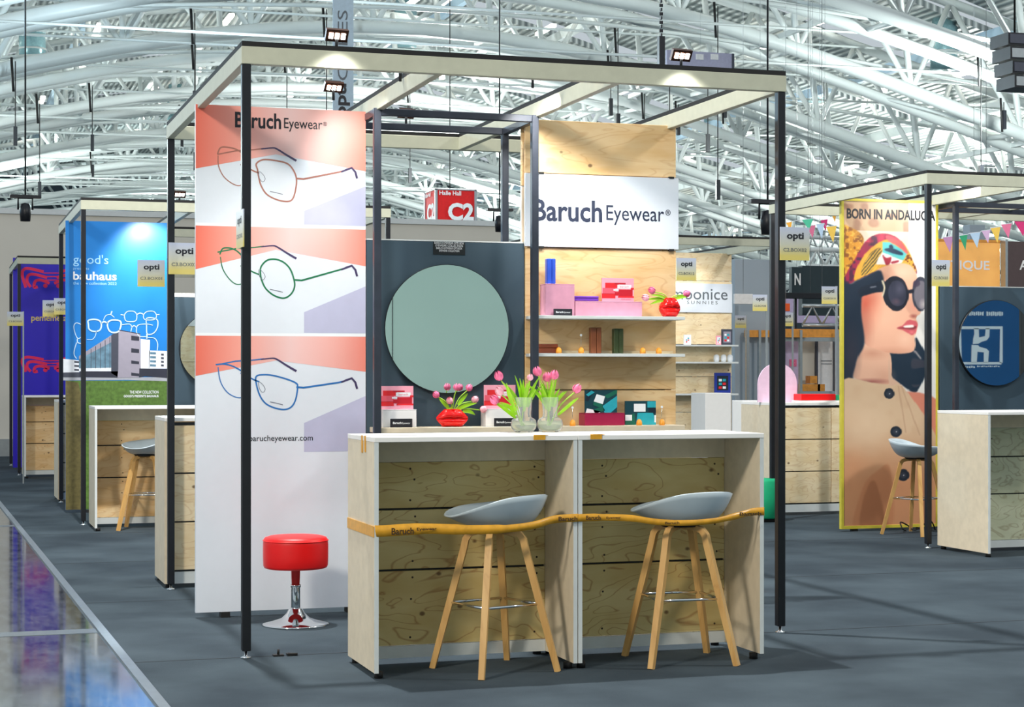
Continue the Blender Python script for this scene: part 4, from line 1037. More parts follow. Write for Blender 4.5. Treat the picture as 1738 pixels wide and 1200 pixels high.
ln([(1045, 150), (1170, 165), (1180, 260), (1130, 340), (1050, 350), (1040, 240)], .014, True); ln([(1045, 400), (1140, 405), (1180, 470), (1175, 560)], .011); ln([(1045, 350), (1045, 410)], .02)
ln([(720, 235), (820, 225), (850, 260), (840, 320)], .011); ln([(910, 320), (930, 240), (1040, 225), (1120, 240)], .011); ln([(850, 270), (880, 245), (915, 270)], .014); ln([(910, 320), (950, 380), (1040, 385)], .009)
ln([(115, 250), (150, 210), (220, 250), (225, 360), (170, 410), (130, 340)], .011, True); ln([(150, 460), (120, 560), (120, 620), (150, 665)], .012); ln([(160, 410), (165, 460), (220, 475)], .014); ln([(490, 180), (520, 120), (580, 105), (630, 140)], .009); ln([(585, 105), (600, 60)], .016)
ln([(280, 420), (350, 420), (390, 370), (400, 310)], .009)
obj('print', pr, None, t)
def txb(s, u0, v0, u1, v1, m, bold=0, **k):
    a = px(u0, v1, yB); b_ = px(u1, v0, yB); text(s, a[0], a[1], b_[0], b_[1], yB - .0032, m, t, bold, **k)
txb('good\'s', 124, 433, 184, 452, 'paleprint', .004); txb('presents', 124, 454.5, 151, 459, 'paleprint'); txb('bauhaus', 124, 462, 198, 475, 'whiteprint', .018); txb('the new collection 2022', 124, 479, 198, 483, 'paleprint', .01)
txb('THE NEW COLLECTION', 220, 663, 269, 668, 'whiteprint', .01); txb('GOOD\'S PRESENTS BAUHAUS', 210, 670, 269, 674.5, 'whiteprint', .02)
for k, ch_ in enumerate('BAUHAUS'): txb(ch_, 204.5, 573 + 6.7 * k, 208.5, 577.6 + 6.7 * k, 'whiteprint', .03)
# slate board with mirror of that stand
t = thing('mirror_board', 'slate blue board with a round mirror behind the left rear post', 'display board', (.78, yB, 0))
obj('panel', MB().box(.775, yB, .03, 1.72, yB + .035, 2.083, ch=.002), 'slate', t); obj('edge_band', MB().box(.775, yB - .002, 2.083, 1.72, yB + .037, 2.12), 'white', t)
t = thing('round_mirror', 'round mirror beside the blue poster reflecting pale plywood', 'mirror', (1.24, yB, 1.59))
obj('rim', MB().disc((1.245, yB - .034, 1.575), .366, thick=.033), 'mirrorback', t); obj('glass', MB().disc((1.245, yB - .0365, 1.575), .3625, thick=.001), 'mirror', t)

# purple poster
yC = 17.66
M['violet'] = mat('violet_blue_print', (44, 26, 190), .35, var=.06, scale=2); M['hotred'] = mat('hot_pink_red_print', (232, 18, 84), .4); M['goldp'] = mat('gold_print', (214, 186, 110), .4)
t = thing('violet_poster', 'violet blue poster with hot pink arch patterns and gold lettering', 'poster', (-.34, yC, 0))
ca = px(22, 600, yC)[0]; cb = ca + .95; ztC = px(60, 438, yC)[1]
obj('panel', MB().box(ca, yC, .03, cb, yC + .03, ztC), 'violet', t)
obj('foot', MB().box(ca + .1, yC - .02, 0, ca + .8, yC + .05, .03), 'rubber', t)
pr = MB()
for (v0, v1) in ((453, 488), (604, 631)):
    H_ = v1 - v0
    for s_ in (1, -1):
        def mir(u): return u if s_ == 1 else 176 - u
        for k, (ua, ub) in enumerate(((40, 74), (48, 80), (60, 84))):
            vt = v0 + H_ * (.08 + .28 * k)
            pts = smooth_curve([(mir(ua + 4), v1 - H_ * .02 * k), (mir(ua - 2), vt + H_ * .35), (mir(ua), vt + 2), (mir(ua + 10), vt), (mir(ub), vt + H_ * .16)], False, 5)
            pr.stroke([px(a, b, yC) for a, b in pts], yC - .0006 - .0002 * k, .040, 'hotred')
        pr.disc((px(mir(77), v1 - 3, yC)[0], yC - .001, px(77, v1 - 3, yC)[1]), .03, mat='hotred', n=16, thick=.0004)
    for k in range(3):
        a = px(74, v0 + H_ * (.30 + .17 * k), yC); b_ = px(102, v0 + H_ * (.30 + .17 * k), yC); pr.stroke([a, b_], yC - .0012, .014, 'hotred')
obj('print', pr, None, t)
a = px(53, 548, yC); b_ = px(114, 536, yC); text('pememeta', a[0], a[1], b_[0], b_[1], yC - .0016, 'goldp', t, .02)

# ------------------------------------------------------------------ portrait poster, painted as vertex colours on a fine grid
yW = 5.26
def paint_portrait():
    SS = 3; U0, V0, U1, V1 = 1426, 338, 1596, 899
    Wd, Hd = (U1 - U0) * SS, (V1 - V0) * SS
    uu = U0 + (np.arange(Wd) + .5) / SS; vv = V0 + (np.arange(Hd) + .5) / SS
    UU, VV = np.meshgrid(uu, vv)
    img = np.zeros((Hd, Wd, 3)); img[:] = (226, 220, 212)
    rng = np.random.RandomState(4)
    def noise(cell, seed):
        r = np.random.RandomState(seed); gh, gw = int((V1 - V0) / cell) + 3, int((U1 - U0) / cell) + 3
        g = r.rand(gh, gw); y = (VV - V0) / cell; x = (UU - U0) / cell; yi = y.astype(int); xi = x.astype(int); fy = y - yi; fx = x - xi
        fy = fy * fy * (3 - 2 * fy); fx = fx * fx * (3 - 2 * fx)
        return (g[yi, xi] * (1 - fx) + g[yi, xi + 1] * fx) * (1 - fy) + (g[yi + 1, xi] * (1 - fx) + g[yi + 1, xi + 1] * fx) * fy
    def mask(pts, curve=True, blur=0):
        P = smooth_curve(pts, True, 5) if curve else pts
        m = np.zeros((Hd, Wd), bool); n = len(P)
        us = [p[0] for p in P]; vs = [p[1] for p in P]
        r0 = max(0, int((min(vs) - V0) * SS) - 2); r1 = min(Hd, int((max(vs) - V0) * SS) + 3)
        sub = VV[r0:r1]; su = UU[r0:r1]; mm = np.zeros(sub.shape, bool)
        for i in range(n):
            x1, y1 = P[i]; x2, y2 = P[(i + 1) % n]
            if y1 == y2: continue
            c = ((y1 > sub) != (y2 > sub)) & (su < (x2 - x1) * (sub - y1) / (y2 - y1) + x1); mm ^= c
        m[r0:r1] = mm; f = m.astype(float)
        for _ in range(blur):
            f = (f + np.roll(f, 3, 0) + np.roll(f, -3, 0) + np.roll(f, 3, 1) + np.roll(f, -3, 1)) / 5
        return f
    def put(f, c, a=1.0):
        f = (f * a)[..., None]; img[:] = img * (1 - f) + np.array(c, float) * f
    def poly(pts, c, a=1.0, curve=True, blur=1): put(mask(pts, curve, blur), c, a)
    def blob(u, v, ru, rv, c, a=1.0, soft=1.0):
        d = np.sqrt(((UU - u) / ru) ** 2 + ((VV - v) / rv) ** 2); put(np.clip((1 - d) / soft, 0, 1), c, a)
    def ell(u, v, ru, rv, c, a=1.0, rot=0):
        du, dv = UU - u, VV - v; x = du * cos(rot) + dv * sin(rot); y = -du * sin(rot) + dv * cos(rot)
        d = np.sqrt((x / ru) ** 2 + (y / rv) ** 2); put(np.clip((1 - d) * min(ru, rv) * 1.2, 0, 1), c, a)
    N1, N2, N3 = noise(6, 1), noise(14, 2), noise(3, 3)
    # wall behind
    put(((UU < 1541) & (VV < 392)).astype(float), (204, 168, 134)); put(((UU < 1541) & (VV < 392)) * np.clip((N2 - .55) * 3, 0, .6), (150, 100, 76))
    put(((UU < 1541) & (VV >= 392) & (VV < 520)).astype(float), (224, 208, 186))
    put((UU > 1541) * np.clip((UU - 1541) / 40, 0, 1) * .6, (238, 238, 238))
    blob(1575, 400, 60, 90, (250, 248, 245), .6, 1)
    # hair bun wrapped in golden cloth
    poly([(1420, 392), (1446, 389), (1460, 397), (1466, 410), (1460, 432), (1447, 455), (1430, 490), (1420, 500)], (206, 140, 40)); g = mask([(1420, 392), (1446, 389), (1460, 397), (1466, 410), (1460, 432), (1447, 455), (1430, 490), (1420, 500)])
    put(g * np.clip((N1 - .5) * 4, 0, .8), (120, 66, 26)); put(g * np.clip((N3 - .6) * 3, 0, .6), (240, 190, 80))
    # scarf
    sc_pts = [(1424, 492), (1436, 466), (1452, 438), (1466, 414), (1480, 401), (1497, 396), (1515, 399), (1530, 410), (1541, 427), (1550, 444), (1555, 458), (1554, 464), (1544, 452), (1530, 447), (1508, 450), (1488, 461), (1464, 472), (1444, 482)]
    poly(sc_pts, (150, 36, 68)); g = mask(sc_pts); put(g * np.clip((N1 - .55) * 5, 0, .9), (70, 34, 60)); put(g * (VV < 412) * np.clip((N2 - .35) * 3, 0, .8), (214, 60, 90))
    poly([(1450, 478), (1452, 460), (1466, 434), (1486, 415), (1506, 406), (1530, 410), (1545, 432), (1554, 456), (1552, 460), (1540, 450), (1512, 449), (1490, 459), (1466, 470)], (222, 164, 60))
    poly([(1461, 468), (1466, 448), (1478, 430), (1492, 421), (1496, 432), (1484, 450), (1476, 462)], (90, 78, 50), .9); g = mask([(1462, 470), (1466, 448), (1482, 428), (1500, 420), (1498, 440), (1490, 456)])
    put(g * (np.sin((UU + VV * .8) * 1.2) > .2) * .8, (236, 184, 70))
    poly([(1504, 399), (1518, 402), (1532, 413), (1541, 428), (1536, 430), (1524, 418), (1506, 408)], (226, 90, 100), .9)
    poly([(1486, 449), (1490, 438), (1497, 428), (1514, 434), (1532, 441), (1528, 447), (1508, 449)], (236, 228, 222), curve=False)
    poly([(1497, 411), (1510, 411), (1527, 421), (1539, 431), (1532, 441), (1512, 434), (1497, 429)], (92, 190, 192), curve=False); poly([(1500, 424), (1512, 421), (1530, 428), (1530, 433), (1514, 430)], (40, 60, 84)); poly([(1508, 417), (1513, 415), (1516, 421), (1510, 423)], (40, 60, 84))
    poly([(1497, 433), (1504, 437), (1512, 436), (1510, 446), (1504, 450), (1500, 442)], (164, 44, 62)); poly([(1512, 444), (1524, 441), (1524, 444), (1514, 447)], (164, 44, 62))
    g = mask([(1532, 440), (1544, 432), (1555, 458), (1552, 461), (1543, 450), (1534, 446)]); put(g * np.clip((N3 - .5) * 5, 0, 1), (110, 60, 30))
    # hair right of the neck
    poly([(1507, 598), (1548, 596), (1553, 572), (1562, 584), (1572, 602), (1575, 618), (1569, 640), (1556, 664), (1545, 664), (1526, 651), (1512, 637)], (24, 42, 60)); g = mask([(1548, 600), (1565, 600), (1572, 620), (1560, 655), (1545, 650)]); put(g * np.clip((N2 - .5) * 3, 0, .5), (84, 72, 80)); poly([(1549, 594), (1552, 594), (1563, 607), (1561, 609)], (170, 160, 160), .8)
    # neck
    poly([(1462, 584), (1508, 596), (1509, 652), (1480, 650), (1450, 642), (1448, 630), (1456, 604)], (228, 178, 150)); blob(1480, 600, 34, 14, (190, 128, 104), .6); blob(1500, 640, 24, 22, (206, 150, 124), .5); blob(1478, 648, 40, 7, (150, 84, 78), .9)
    # face
    fp = [(1478, 470), (1490, 457), (1510, 449), (1534, 446), (1549, 453), (1555, 466), (1555, 478), (1548, 490), (1549, 502), (1558, 513), (1563, 523), (1561, 532), (1556, 535), (1554, 541), (1557, 547), (1556, 556), (1554, 565), (1552, 572), (1553, 586), (1549, 596), (1534, 600), (1508, 599), (1486, 592), (1468, 584), (1462, 560), (1460, 520), (1464, 496)]
    poly(fp, (232, 176, 148)); g = mask(fp)
    def gb(u, v, ru, rv, c, a): d = np.sqrt(((UU - u) / ru) ** 2 + ((VV - v) / rv) ** 2); put(g * np.clip(1 - d, 0, 1), c, a)
    gb(1468, 515, 34, 60, (214, 96, 74), .9); gb(1500, 545, 40, 40, (242, 190, 160), .7); gb(1530, 462, 30, 18, (246, 196, 170), .8); gb(1464, 560, 22, 50, (176, 104, 86), .6); gb(1512, 600, 50, 14, (204, 142, 116), .7); gb(1552, 520, 14, 16, (240, 160, 140), .8); gb(1550, 536, 10, 5, (160, 70, 66), .8); gb(1536, 575, 20, 18, (242, 196, 168), .8)
    gb(1482, 472, 30, 14, (190, 120, 100), .8)
    # hair mass at left
    poly([(1420, 492), (1444, 482), (1466, 471), (1490, 459), (1497, 466), (1498, 478), (1480, 486), (1464, 500), (1461, 520), (1462, 540), (1467, 574), (1465, 590), (1456, 606), (1450, 626), (1447, 640), (1450, 655), (1444, 664), (1440, 652), (1432, 646), (1420, 640)], (26, 40, 58), blur=3)
    blob(1445, 600, 20, 60, (64, 50, 60), .5)
    # mouth
    poly([(1521, 557), (1531, 552), (1538, 545), (1543, 542), (1548, 543), (1554, 545), (1557, 551), (1555, 558), (1553, 565), (1547, 569), (1538, 564), (1530, 560)], (204, 92, 100)); poly([(1522, 557), (1534, 555), (1550, 553), (1555, 554), (1550, 559), (1534, 558)], (130, 50, 56)); poly([(1533, 553), (1548, 551), (1550, 555), (1536, 556)], (246, 232, 226)); blob(1547, 564, 7, 4, (236, 130, 134), .7)
    # sunglasses
    poly([(1458, 490), (1478, 482), (1498, 477), (1504, 483), (1500, 494), (1484, 497), (1468, 502), (1458, 504)], (24, 34, 50)); poly([(1476, 487), (1486, 485), (1487, 487), (1477, 489)], (170, 170, 180), .7, curve=False)
    ell(1562, 498, 15, 30, (60, 62, 76), 1); ell(1563, 500, 12, 25, (112, 108, 118), 1); blob(1567, 516, 9, 12, (200, 190, 190), .8)
    ell(1519.5, 498, 22.5, 30, (26, 30, 44), 1, -.10); ell(1522, 498, 16, 22.5, (52, 54, 72), 1, -.1); blob(1526, 490, 12, 16, (92, 92, 112), .8); blob(1520, 512, 10, 8, (110, 80, 90), .6)
    poly([(1540, 492), (1550, 490), (1550, 496), (1541, 497)], (28, 30, 44)); poly([(1550, 478), (1558, 474), (1561, 482), (1550, 487)], (60, 50, 70), .8)
    poly([(1495, 477), (1499, 478), (1502, 488), (1499, 501), (1496, 503), (1499, 488)], (220, 206, 176), curve=True)
    # shoulder and dress
    poly([(1538, 664), (1560, 666), (1580, 672), (1600, 684), (1600, 800), (1580, 740), (1556, 694)], (216, 134, 110), curve=False, blur=2)
    dp = [(1420, 648), (1440, 641), (1452, 643), (1480, 650), (1507, 653), (1524, 650), (1538, 664), (1558, 690), (1575, 716), (1600, 760), (1600, 910), (1420, 910)]
    poly(dp, (216, 184, 150), curve=False); g = mask(dp, False)
    put(g * np.clip((VV - 730) / 90, 0, 1) * .85, (206, 142, 100)); put(g * np.clip((N2 - .4), 0, 1) * .25, (180, 130, 96)); gb(1470, 720, 50, 60, (226, 196, 164), .7); gb(1446, 790, 40, 40, (214, 150, 110), .5)
    poly([(1508, 600), (1512, 637), (1526, 651), (1538, 664), (1524, 652), (1508, 652)], (216, 176, 150))
    for (a, b, c, d) in ((1523, 655, 1536, 735), (1528, 655, 1560, 740)):
        P = [(a, b), (a + 2, b), (c + 2, d), (c, d)]; poly(P, (186, 146, 118), .7, curve=False)
    poly([(1450, 896), (1456, 850), (1470, 816), (1490, 798), (1510, 795), (1512, 897)], (190, 124, 86), .55, blur=4); poly([(1460, 896), (1464, 850), (1478, 816), (1490, 830), (1500, 896)], (150, 96, 66), .5, blur=5)
    for (u, v, r) in ((1508.5, 668, 9.2), (1520, 733, 10), (1532.5, 807, 10.5)):
        ell(u, v, r, r, (34, 42, 54)); ell(u, v, r * .55, r * .55, (52, 58, 70)); ell(u + .5, v, 1.5, 1.5, (190, 190, 196))
    f = img.reshape(Hd // SS, SS, Wd // SS, SS, 3).mean(axis=(1, 3))
    return f, (U0, V0, U1, V1)
wimg, (U0, V0, U1, V1) = paint_portrait()
t = thing('portrait_poster', 'portrait poster of a person in sunglasses and patterned headscarf, yellow edges', 'poster', (6.3, yW, 0))
wl = px(1432, 600, yW)[0]; wr = px(1588, 600, yW)[0]; wb_ = px(1500, 891, yW)[1]; wt_ = px(1500, 343, yW)[1]
M['yellow'] = mat('yellow_edge_profile', (206, 192, 66), .4)
el = px(1427.5, 600, yW)[0]; er = px(1592, 600, yW)[0]; eb = .022; et = wt_ + .022
obj('panel', MB().box(el + .005, yW + .001, eb, er - .005, yW + .03, et), 'beige', t)
for (a, b, c, d) in ((el, eb, wl, et), (wr, eb, er, et), (wl, eb, wr, wb_), (wl, wt_, wr, et)): obj('edge_profile', MB().box(a, yW - .006, b, c, yW + .032, d, ch=.001), 'yellow', t)
for x in (el + .1, er - .2): obj('foot', MB().box(x, yW, 0, x + .06, yW + .03, eb), 'rubber', t)
nh, nw = wimg.shape[:2]
X = np.linspace(wl, wr, nw); Zp_ = np.linspace(wt_, wb_, nh)
# sample the painting in poster coordinates
su = np.linspace(1432, 1588, nw) - U0; sv = np.linspace(343, 891, nh) - V0
cols = wimg[np.clip(sv.astype(int), 0, nh - 1)][:, np.clip(su.astype(int), 0, nw - 1)] / 255.0
cols = np.where(cols <= 0.04045, cols / 12.92, ((cols + 0.055) / 1.055) ** 2.4)
rx, ry_ = ROOT[t][0], ROOT[t][1]
co = np.zeros((nh, nw, 3)); co[..., 0] = X[None, :] - rx; co[..., 1] = -.0015; co[..., 2] = Zp_[:, None]
ii = np.arange(nh * nw).reshape(nh, nw)
fc = np.stack([ii[1:, :-1], ii[1:, 1:], ii[:-1, 1:], ii[:-1, :-1]], -1).reshape(-1, 4)
me = bpy.data.meshes.new('portrait_print'); me.vertices.add(nh * nw); me.vertices.foreach_set('co', co.reshape(-1))
me.loops.add(fc.size); me.loops.foreach_set('vertex_index', fc.reshape(-1)); me.polygons.add(len(fc)); me.polygons.foreach_set('loop_start', np.arange(0, fc.size, 4)); me.update(calc_edges=True)
ca_ = me.color_attributes.new('print', 'FLOAT_COLOR', 'POINT'); ca_.data.foreach_set('color', np.concatenate([cols.reshape(-1, 3), np.ones((nh * nw, 1))], 1).reshape(-1))
mm_, nt, b = new_mat('portrait_print'); at = nt.nodes.new('ShaderNodeVertexColor'); at.layer_name = 'print'; nt.links.new(at.outputs['Color'], b.inputs['Base Color']); b.inputs['Roughness'].default_value = .4
me.materials.append(mm_); po = bpy.data.objects.new('print', me); COL.objects.link(po); po.parent = t
a = px(1437, 371, yW); b_ = px(1587, 358, yW); text('BORN IN ANDALUCIA', a[0], a[1], b_[0], b_[1], yW - .0035, 'ink', t, .03)

# right hand stand: mirror board, mirror, box frame
t = thing('mirror_board', 'slate blue board with a round mirror at the right edge', 'display board', (7.0, 5.26, 0))
obj('panel', MB().box(6.84, 5.26, .03, 7.80, 5.295, 2.083, ch=.002), 'slate', t); obj('edge_band', MB().box(6.84, 5.258, 2.083, 7.80, 5.297, 2.09), 'edge', t)
t = thing('round_mirror', 'round mirror reflecting a blue wall with a white emblem', 'mirror', (7.4, 5.23, 1.59))
cmx = px(1628, 583, 5.225)[0] + .366
obj('rim', MB().disc((cmx, 5.226, 1.60), .372, thick=.033), 'mirrorback', t); obj('glass', MB().disc((cmx, 5.2225, 1.60), .3685, thick=.001), 'mirror', t)
t = thing('steel_cube_rack', 'dark steel box frame before the round mirror at the right edge', 'metal rack', (6.8, 5.04, 0))
gx0 = px(1622, 500, 5.04)[0]
for (x, y) in ((gx0, 5.04), (gx0 + 1.03, 5.04), (gx0, 5.52), (gx0 + 1.03, 5.52)): obj('post', MB().box(x - .021, y - .021, 0, x + .021, y + .021, 2.79, ch=.003), 'slatesteel', t)
for y in (5.04, 5.52): obj('rail', MB().box(gx0 + .021, y - .018, 2.748, gx0 + 1.009, y + .018, 2.789), 'slatesteel', t)
for x in (gx0, gx0 + 1.03): obj('rail', MB().box(x - .018, 5.061, 2.748, x + .018, 5.499, 2.789), 'slatesteel', t)
one('power_cable', MB().tube(smooth_curve([(6.42, 5.1, .01), (6.36, 5.05, .03), (6.38, 5.12, .08), (6.46, 5.14, .05), (6.5, 5.08, .015), (6.62, 5.05, .09), (6.7, 5.1, .01)], False, 5), .006, 6), 'rubber', 'coiled black cable on the floor at the foot of the portrait poster', 'cable', (6.42, 5.1, 0))
# blue wall graphic behind the photographer, seen in that mirror
ywg = -13.0; yv = 2 * 5.2225 - ywg      # mirror image plane
M['bluewall'] = mat('deep_blue_wall_print', (0, 84, 142), .6, var=.05, scale=2)
t = thing('wall_graphic', 'deep blue wall panel with a white framed emblem, seen in the right mirror', 'wall panel', (19.5, ywg, 0))
zz0, zz1 = 0.0, 4.0
obj('panel', MB().box(px(1590, 0, yv)[0], ywg + .001, zz0, px(1880, 0, yv)[0], ywg + .05, zz1), 'bluewall', t)
pr = MB(); yf_ = ywg + .052
def w(u, v): return px(1600 + u / 7.5, 500 + v / 7.5, yv)
def wq(pts, m='whiteprint'): pr.poly([w(*p) for p in pts], yf_, m, back=True)
wq([(200, 405), (745, 405), (745, 440), (200, 440)]); wq([(712, 440), (745, 440), (745, 870), (705, 870)]); wq([(150, 860), (730, 860), (730, 890), (150, 890)]); wq([(190, 440), (215, 440), (225, 860), (190, 860)])
wq([(380, 430), (440, 430), (445, 545), (520, 530), (530, 430), (580, 430), (575, 540), (545, 580), (470, 605), (440, 625), (365, 630), (370, 560), (385, 500)])
wq([(350, 640), (435, 645), (450, 665), (540, 690), (570, 720), (560, 865), (505, 865), (505, 735), (425, 728), (415, 865), (345, 865)])
for (u0, u1, v0, v1) in ((265, 510, 215, 268), (540, 755, 215, 272), (260, 400, 905, 935), (420, 712, 902, 922)):
    n_ = int((u1 - u0) / 26)
    for k in range(n_):
        a = u0 + (u1 - u0) * k / n_; wq([(a, v0 + (k % 3) * 5), (a + 20, v0 + ((k + 1) % 3) * 5), (a + 20, v1 - (k % 2) * 8), (a, v1)])
obj('print', pr, None, t)

# ------------------------------------------------------------------ distant stand with grey lettering
yM = 11.76
t, mx0, mx1 = display_wall('distant pale plywood display wall with grey lettering on a white board', 5.07, yM, [(.03, .5), (.5, .87), (.87, 1.30), (1.30, 1.69), (1.69, 2.08), (2.08, 2.46), (2.46, 2.80)], matn='ply_pale', both=False)
a0 = px(1110, 480, yM - .02); a1 = px(1247, 531, yM - .02)
nb = obj('name_board', MB().box(mx0, yM - .018, a1[1], mx1, yM - .001, a0[1], ch=.001), 'posterwhite', t)
a = px(1141, 508, yM - .02); b_ = px(1235, 491, yM - .02); text('moonice', a[0], a[1], b_[0], b_[1], yM - .0195, 'inkgrey', t, .004)
a = px(1166, 516, yM - .02); b_ = px(1218, 511, yM - .02); text('S U N N I E S', a[0], a[1], b_[0], b_[1], yM - .0195, 'inkgrey', t, .002)
for v in (585, 614, 668):
    z = px(1200, v, yM - .2)[1]; obj('shelf', MB().box(mx0, yM - .2, z - .02, mx1, yM - .001, z), 'edge', t)
zS1 = px(1200, 585, yM - .2)[1] + .0005; zS2 = px(1200, 614, yM - .2)[1] + .0005; zS3 = px(1200, 668, yM - .2)[1] + .0005
def frame_pic(u0, u1, z0, hh, y, m1, m2, label):
    x0, x1 = px(u0, 0, y)[0], px(u1, 0, y)[0]; t = thing('framed_picture', label, 'picture', (x0, y, z0)); obj('frame', MB().box(x0, y, z0, x1, y + .02, z0 + hh), m1, t); w_ = x1 - x0
    mb = MB().poly([(x0 + w_ * .15, z0 + hh * .15), (x1 - w_ * .15, z0 + hh * .15), (x1 - w_ * .15, z0 + hh * .85), (x0 + w_ * .15, z0 + hh * .85)], y - .001, m2)
    for k in range(6): mb.poly([(x0 + w_ * (.25 + .25 * (k % 2)), z0 + hh * (.22 + .18 * (k // 2))), (x0 + w_ * (.45 + .25 * (k % 2)), z0 + hh * (.22 + .18 * (k // 2))), (x0 + w_ * (.45 + .25 * (k % 2)), z0 + hh * (.34 + .18 * (k // 2))), (x0 + w_ * (.25 + .25 * (k % 2)), z0 + hh * (.34 + .18 * (k // 2)))], y - .002, ('cardred', 'whiteprint', 'tealp')[k % 3])
    obj('print', mb, None, t)
M['royal'] = mat('royal_blue_frame', (28, 52, 150), .4)
frame_pic(1213, 1240, zS3, .25, yM - .12, 'royal', 'navy', 'royal blue framed picture on the lowest distant shelf'); frame_pic(1225, 1243, zS1, .19, yM - .1, 'bdark', 'bgrey', 'small dark picture on the top distant shelf'); frame_pic(1161, 1173, zS1, .12, yM - .1, 'whiteprint', 'whiteprint', 'small white card on the top distant shelf'); frame_pic(1216, 1224, zS1, .11, yM - .13, 'cardpink', 'whiteprint', 'small pink and white card beside the dark picture')
for i, u in enumerate((1216, 1228, 1239)):
    x_ = px(u, 0, yM - .1)[0]; one('cup', MB().lathe([(0, 0), (.028, 0), (.036, .03), (.034, .07), (.02, .085), (0, .09)], (x_, yM - .1, zS2), 14), 'whiteprint', ('white cup at left on the middle distant shelf', 'white cup in the middle of the distant shelf', 'white cup at right on the middle distant shelf')[i], 'cup', (x_, yM - .1, zS2))
def wbox(u0, v0, u1, v1, d, dep, name, m, label, cat, zb=None, ch=.004):
    """box standing in the hall whose front lies at distance d"""
    y = cam_pt((u0 + u1) / 2, 0, d)[1]; a = px(u0, v1, y); b = px(u1, v0, y); z0 = a[1] if zb is None else zb
    o = obj(name, MB().box(a[0], y, z0, b[0], y + dep, b[1], ch=ch), m, None, ((a[0] + b[0]) / 2, y, z0))
    return tag(o, label, cat), a[0], b[0], y, z0, b[1]
wbox(1197, 667, 1241, 760, 20.3, .4, 'pedestal', 'white', 'white pedestal below the distant shelves', 'pedestal', zb=0)
wbox(1264, 680, 1303, 790, 17.9, .3, 'pedestal', 'white', 'white pedestal just left of the right front post', 'pedestal', zb=0)
wbox(1289, 718, 1293, 733, 18.8, .1, 'carton', 'purple', 'small purple box beside the white pedestal', 'box', zb=.0)
# green pouf by the right post
G_ = cam_pt(1293, 885, 16.4); t = thing('green_pouf', 'green round pouf half hidden behind the right counter and post', 'pouf', (G_[0], G_[1], 0))
M['green'] = mat('green_fabric', (20, 176, 122), .6); gx_, gy_ = G_[0], G_[1]
obj('seat', MB().lathe([(0, .03), (.15, .03), (.162, .045), (.165, .2), (.162, .36), (.15, .385), (0, .39)], (gx_, gy_, 0), 28), 'green', t); obj('base', MB().lathe([(0, 0), (.13, 0), (.13, .03), (0, .03)], (gx_, gy_, 0), 20), 'rubber', t)
# on the wide counter
M['pinkpanel'] = mat('pale_pink_board', (232, 198, 222), .5)
yA = 7.3; xc = px(1320, 0, yA)[0]; zc_ = 1.061
arc = [(xc + .205 * cos(a), zc_ + .17 + .205 * sin(a)) for a in np.linspace(0, PI, 20)] + [(xc - .205, zc_), (xc + .205, zc_)]
mb = MB(); n = len(arc); mb.v = [(p[0], yA, p[1]) for p in arc] + [(p[0], yA + .02, p[1]) for p in arc]; mb.face(tuple(range(n))[::-1]); mb.face(tuple(range(n, 2 * n)))
for k in range(n): mb.face((k, (k + 1) % n, n + (k + 1) % n, n + k))
one('arched_board', mb, 'pinkpanel', 'pale pink round topped board standing behind the right post', 'display board', (xc, yA, zc_))
t = thing('display_tray', 'white tray on the wide counter of pale boards', 'tray', (6.6, 7.2, 1.06)); x0, x1 = px(1356, 0, 7.15)[0], px(1424, 0, 7.15)[0]
obj('tray', MB().box(x0, 7.1, 1.0605, x1, 7.4, 1.078, ch=.002), 'white', t)
one('red_case', MB().box(x0 + .02, 7.14, 1.0785, x1 - .04, 7.35, 1.14, ch=.004), 'red', 'bright red box lying on the white tray', 'box', (x0, 7.14, 1.0785))
one('green_case', MB().box(x1 - .03, 7.16, 1.0785, x1 + .05, 7.3, 1.13, ch=.004), 'green', 'small green box right of the red box, cut by the poster', 'box', (x1, 7.14, 1.0785))

# far hall furniture between the posts (d = distance from the camera)
M['greywall'] = mat('blue_grey_wall', (164, 176, 186), .7, var=.03, scale=1); M['darkboard'] = mat('dark_green_grey_board', (28, 48, 54), .5); M['orangewood'] = mat('orange_stained_timber', (226, 152, 60), .5, var=.15)
M['lavpanel'] = mat('lavender_panel', (206, 188, 222), .5); M['litwhite'] = mat('white_panel', (246, 244, 242), .5); M['alu'] = mat('aluminium', (176, 182, 184), .3, metal=.6)
wbox(1247, 441, 1312, 640, 27, .15, 'partition', 'greywall', 'blue grey partition left of the right front post', 'partition', zb=0)
wbox(1247, 499, 1278, 516, 26.5, .05, 'hanging_board', 'litwhite', 'pale board on the blue grey partition', 'board')
wbox(1362, 452, 1428, 535, 29, .15, 'dark_sign', 'darkboard', 'dark sign board with a white letter N', 'sign')
s_ = [o for o in COL.objects if o.name.startswith('dark_sign')][0]; yk = cam_pt(1395, 0, 29)[1]; a = px(1344, 482, yk); b_ = px(1358, 465, yk)
a = px(1348, 484, yk); b_ = px(1358.5, 464, yk)
tg = thing('sign_letter', 'white letter N standing beside the dark sign board', 'letter', (a[0], yk, a[1])); text('N', a[0], a[1], b_[0], b_[1], yk - .01, 'litwhite', tg, .03); obj('backing', MB().box(px(1344, 0, yk)[0], yk, a[1] - .15, px(1362, 0, yk)[0], yk + .1, b_[1] + .1), 'darkboard', tg)
wbox(1332, 498, 1428, 506, 28, .2, 'lighting_bar', 'black', 'black bar below the dark sign board', 'bar'); wbox(1349, 500, 1353, 620, 28.2, .05, 'stand_pole', 'black', 'black pole below the black bar', 'pole', zb=0)
wbox(1332, 506, 1428, 548, 33, .1, 'partition', 'lavpanel', 'lilac panel strip behind the lattice below the black bar', 'partition')
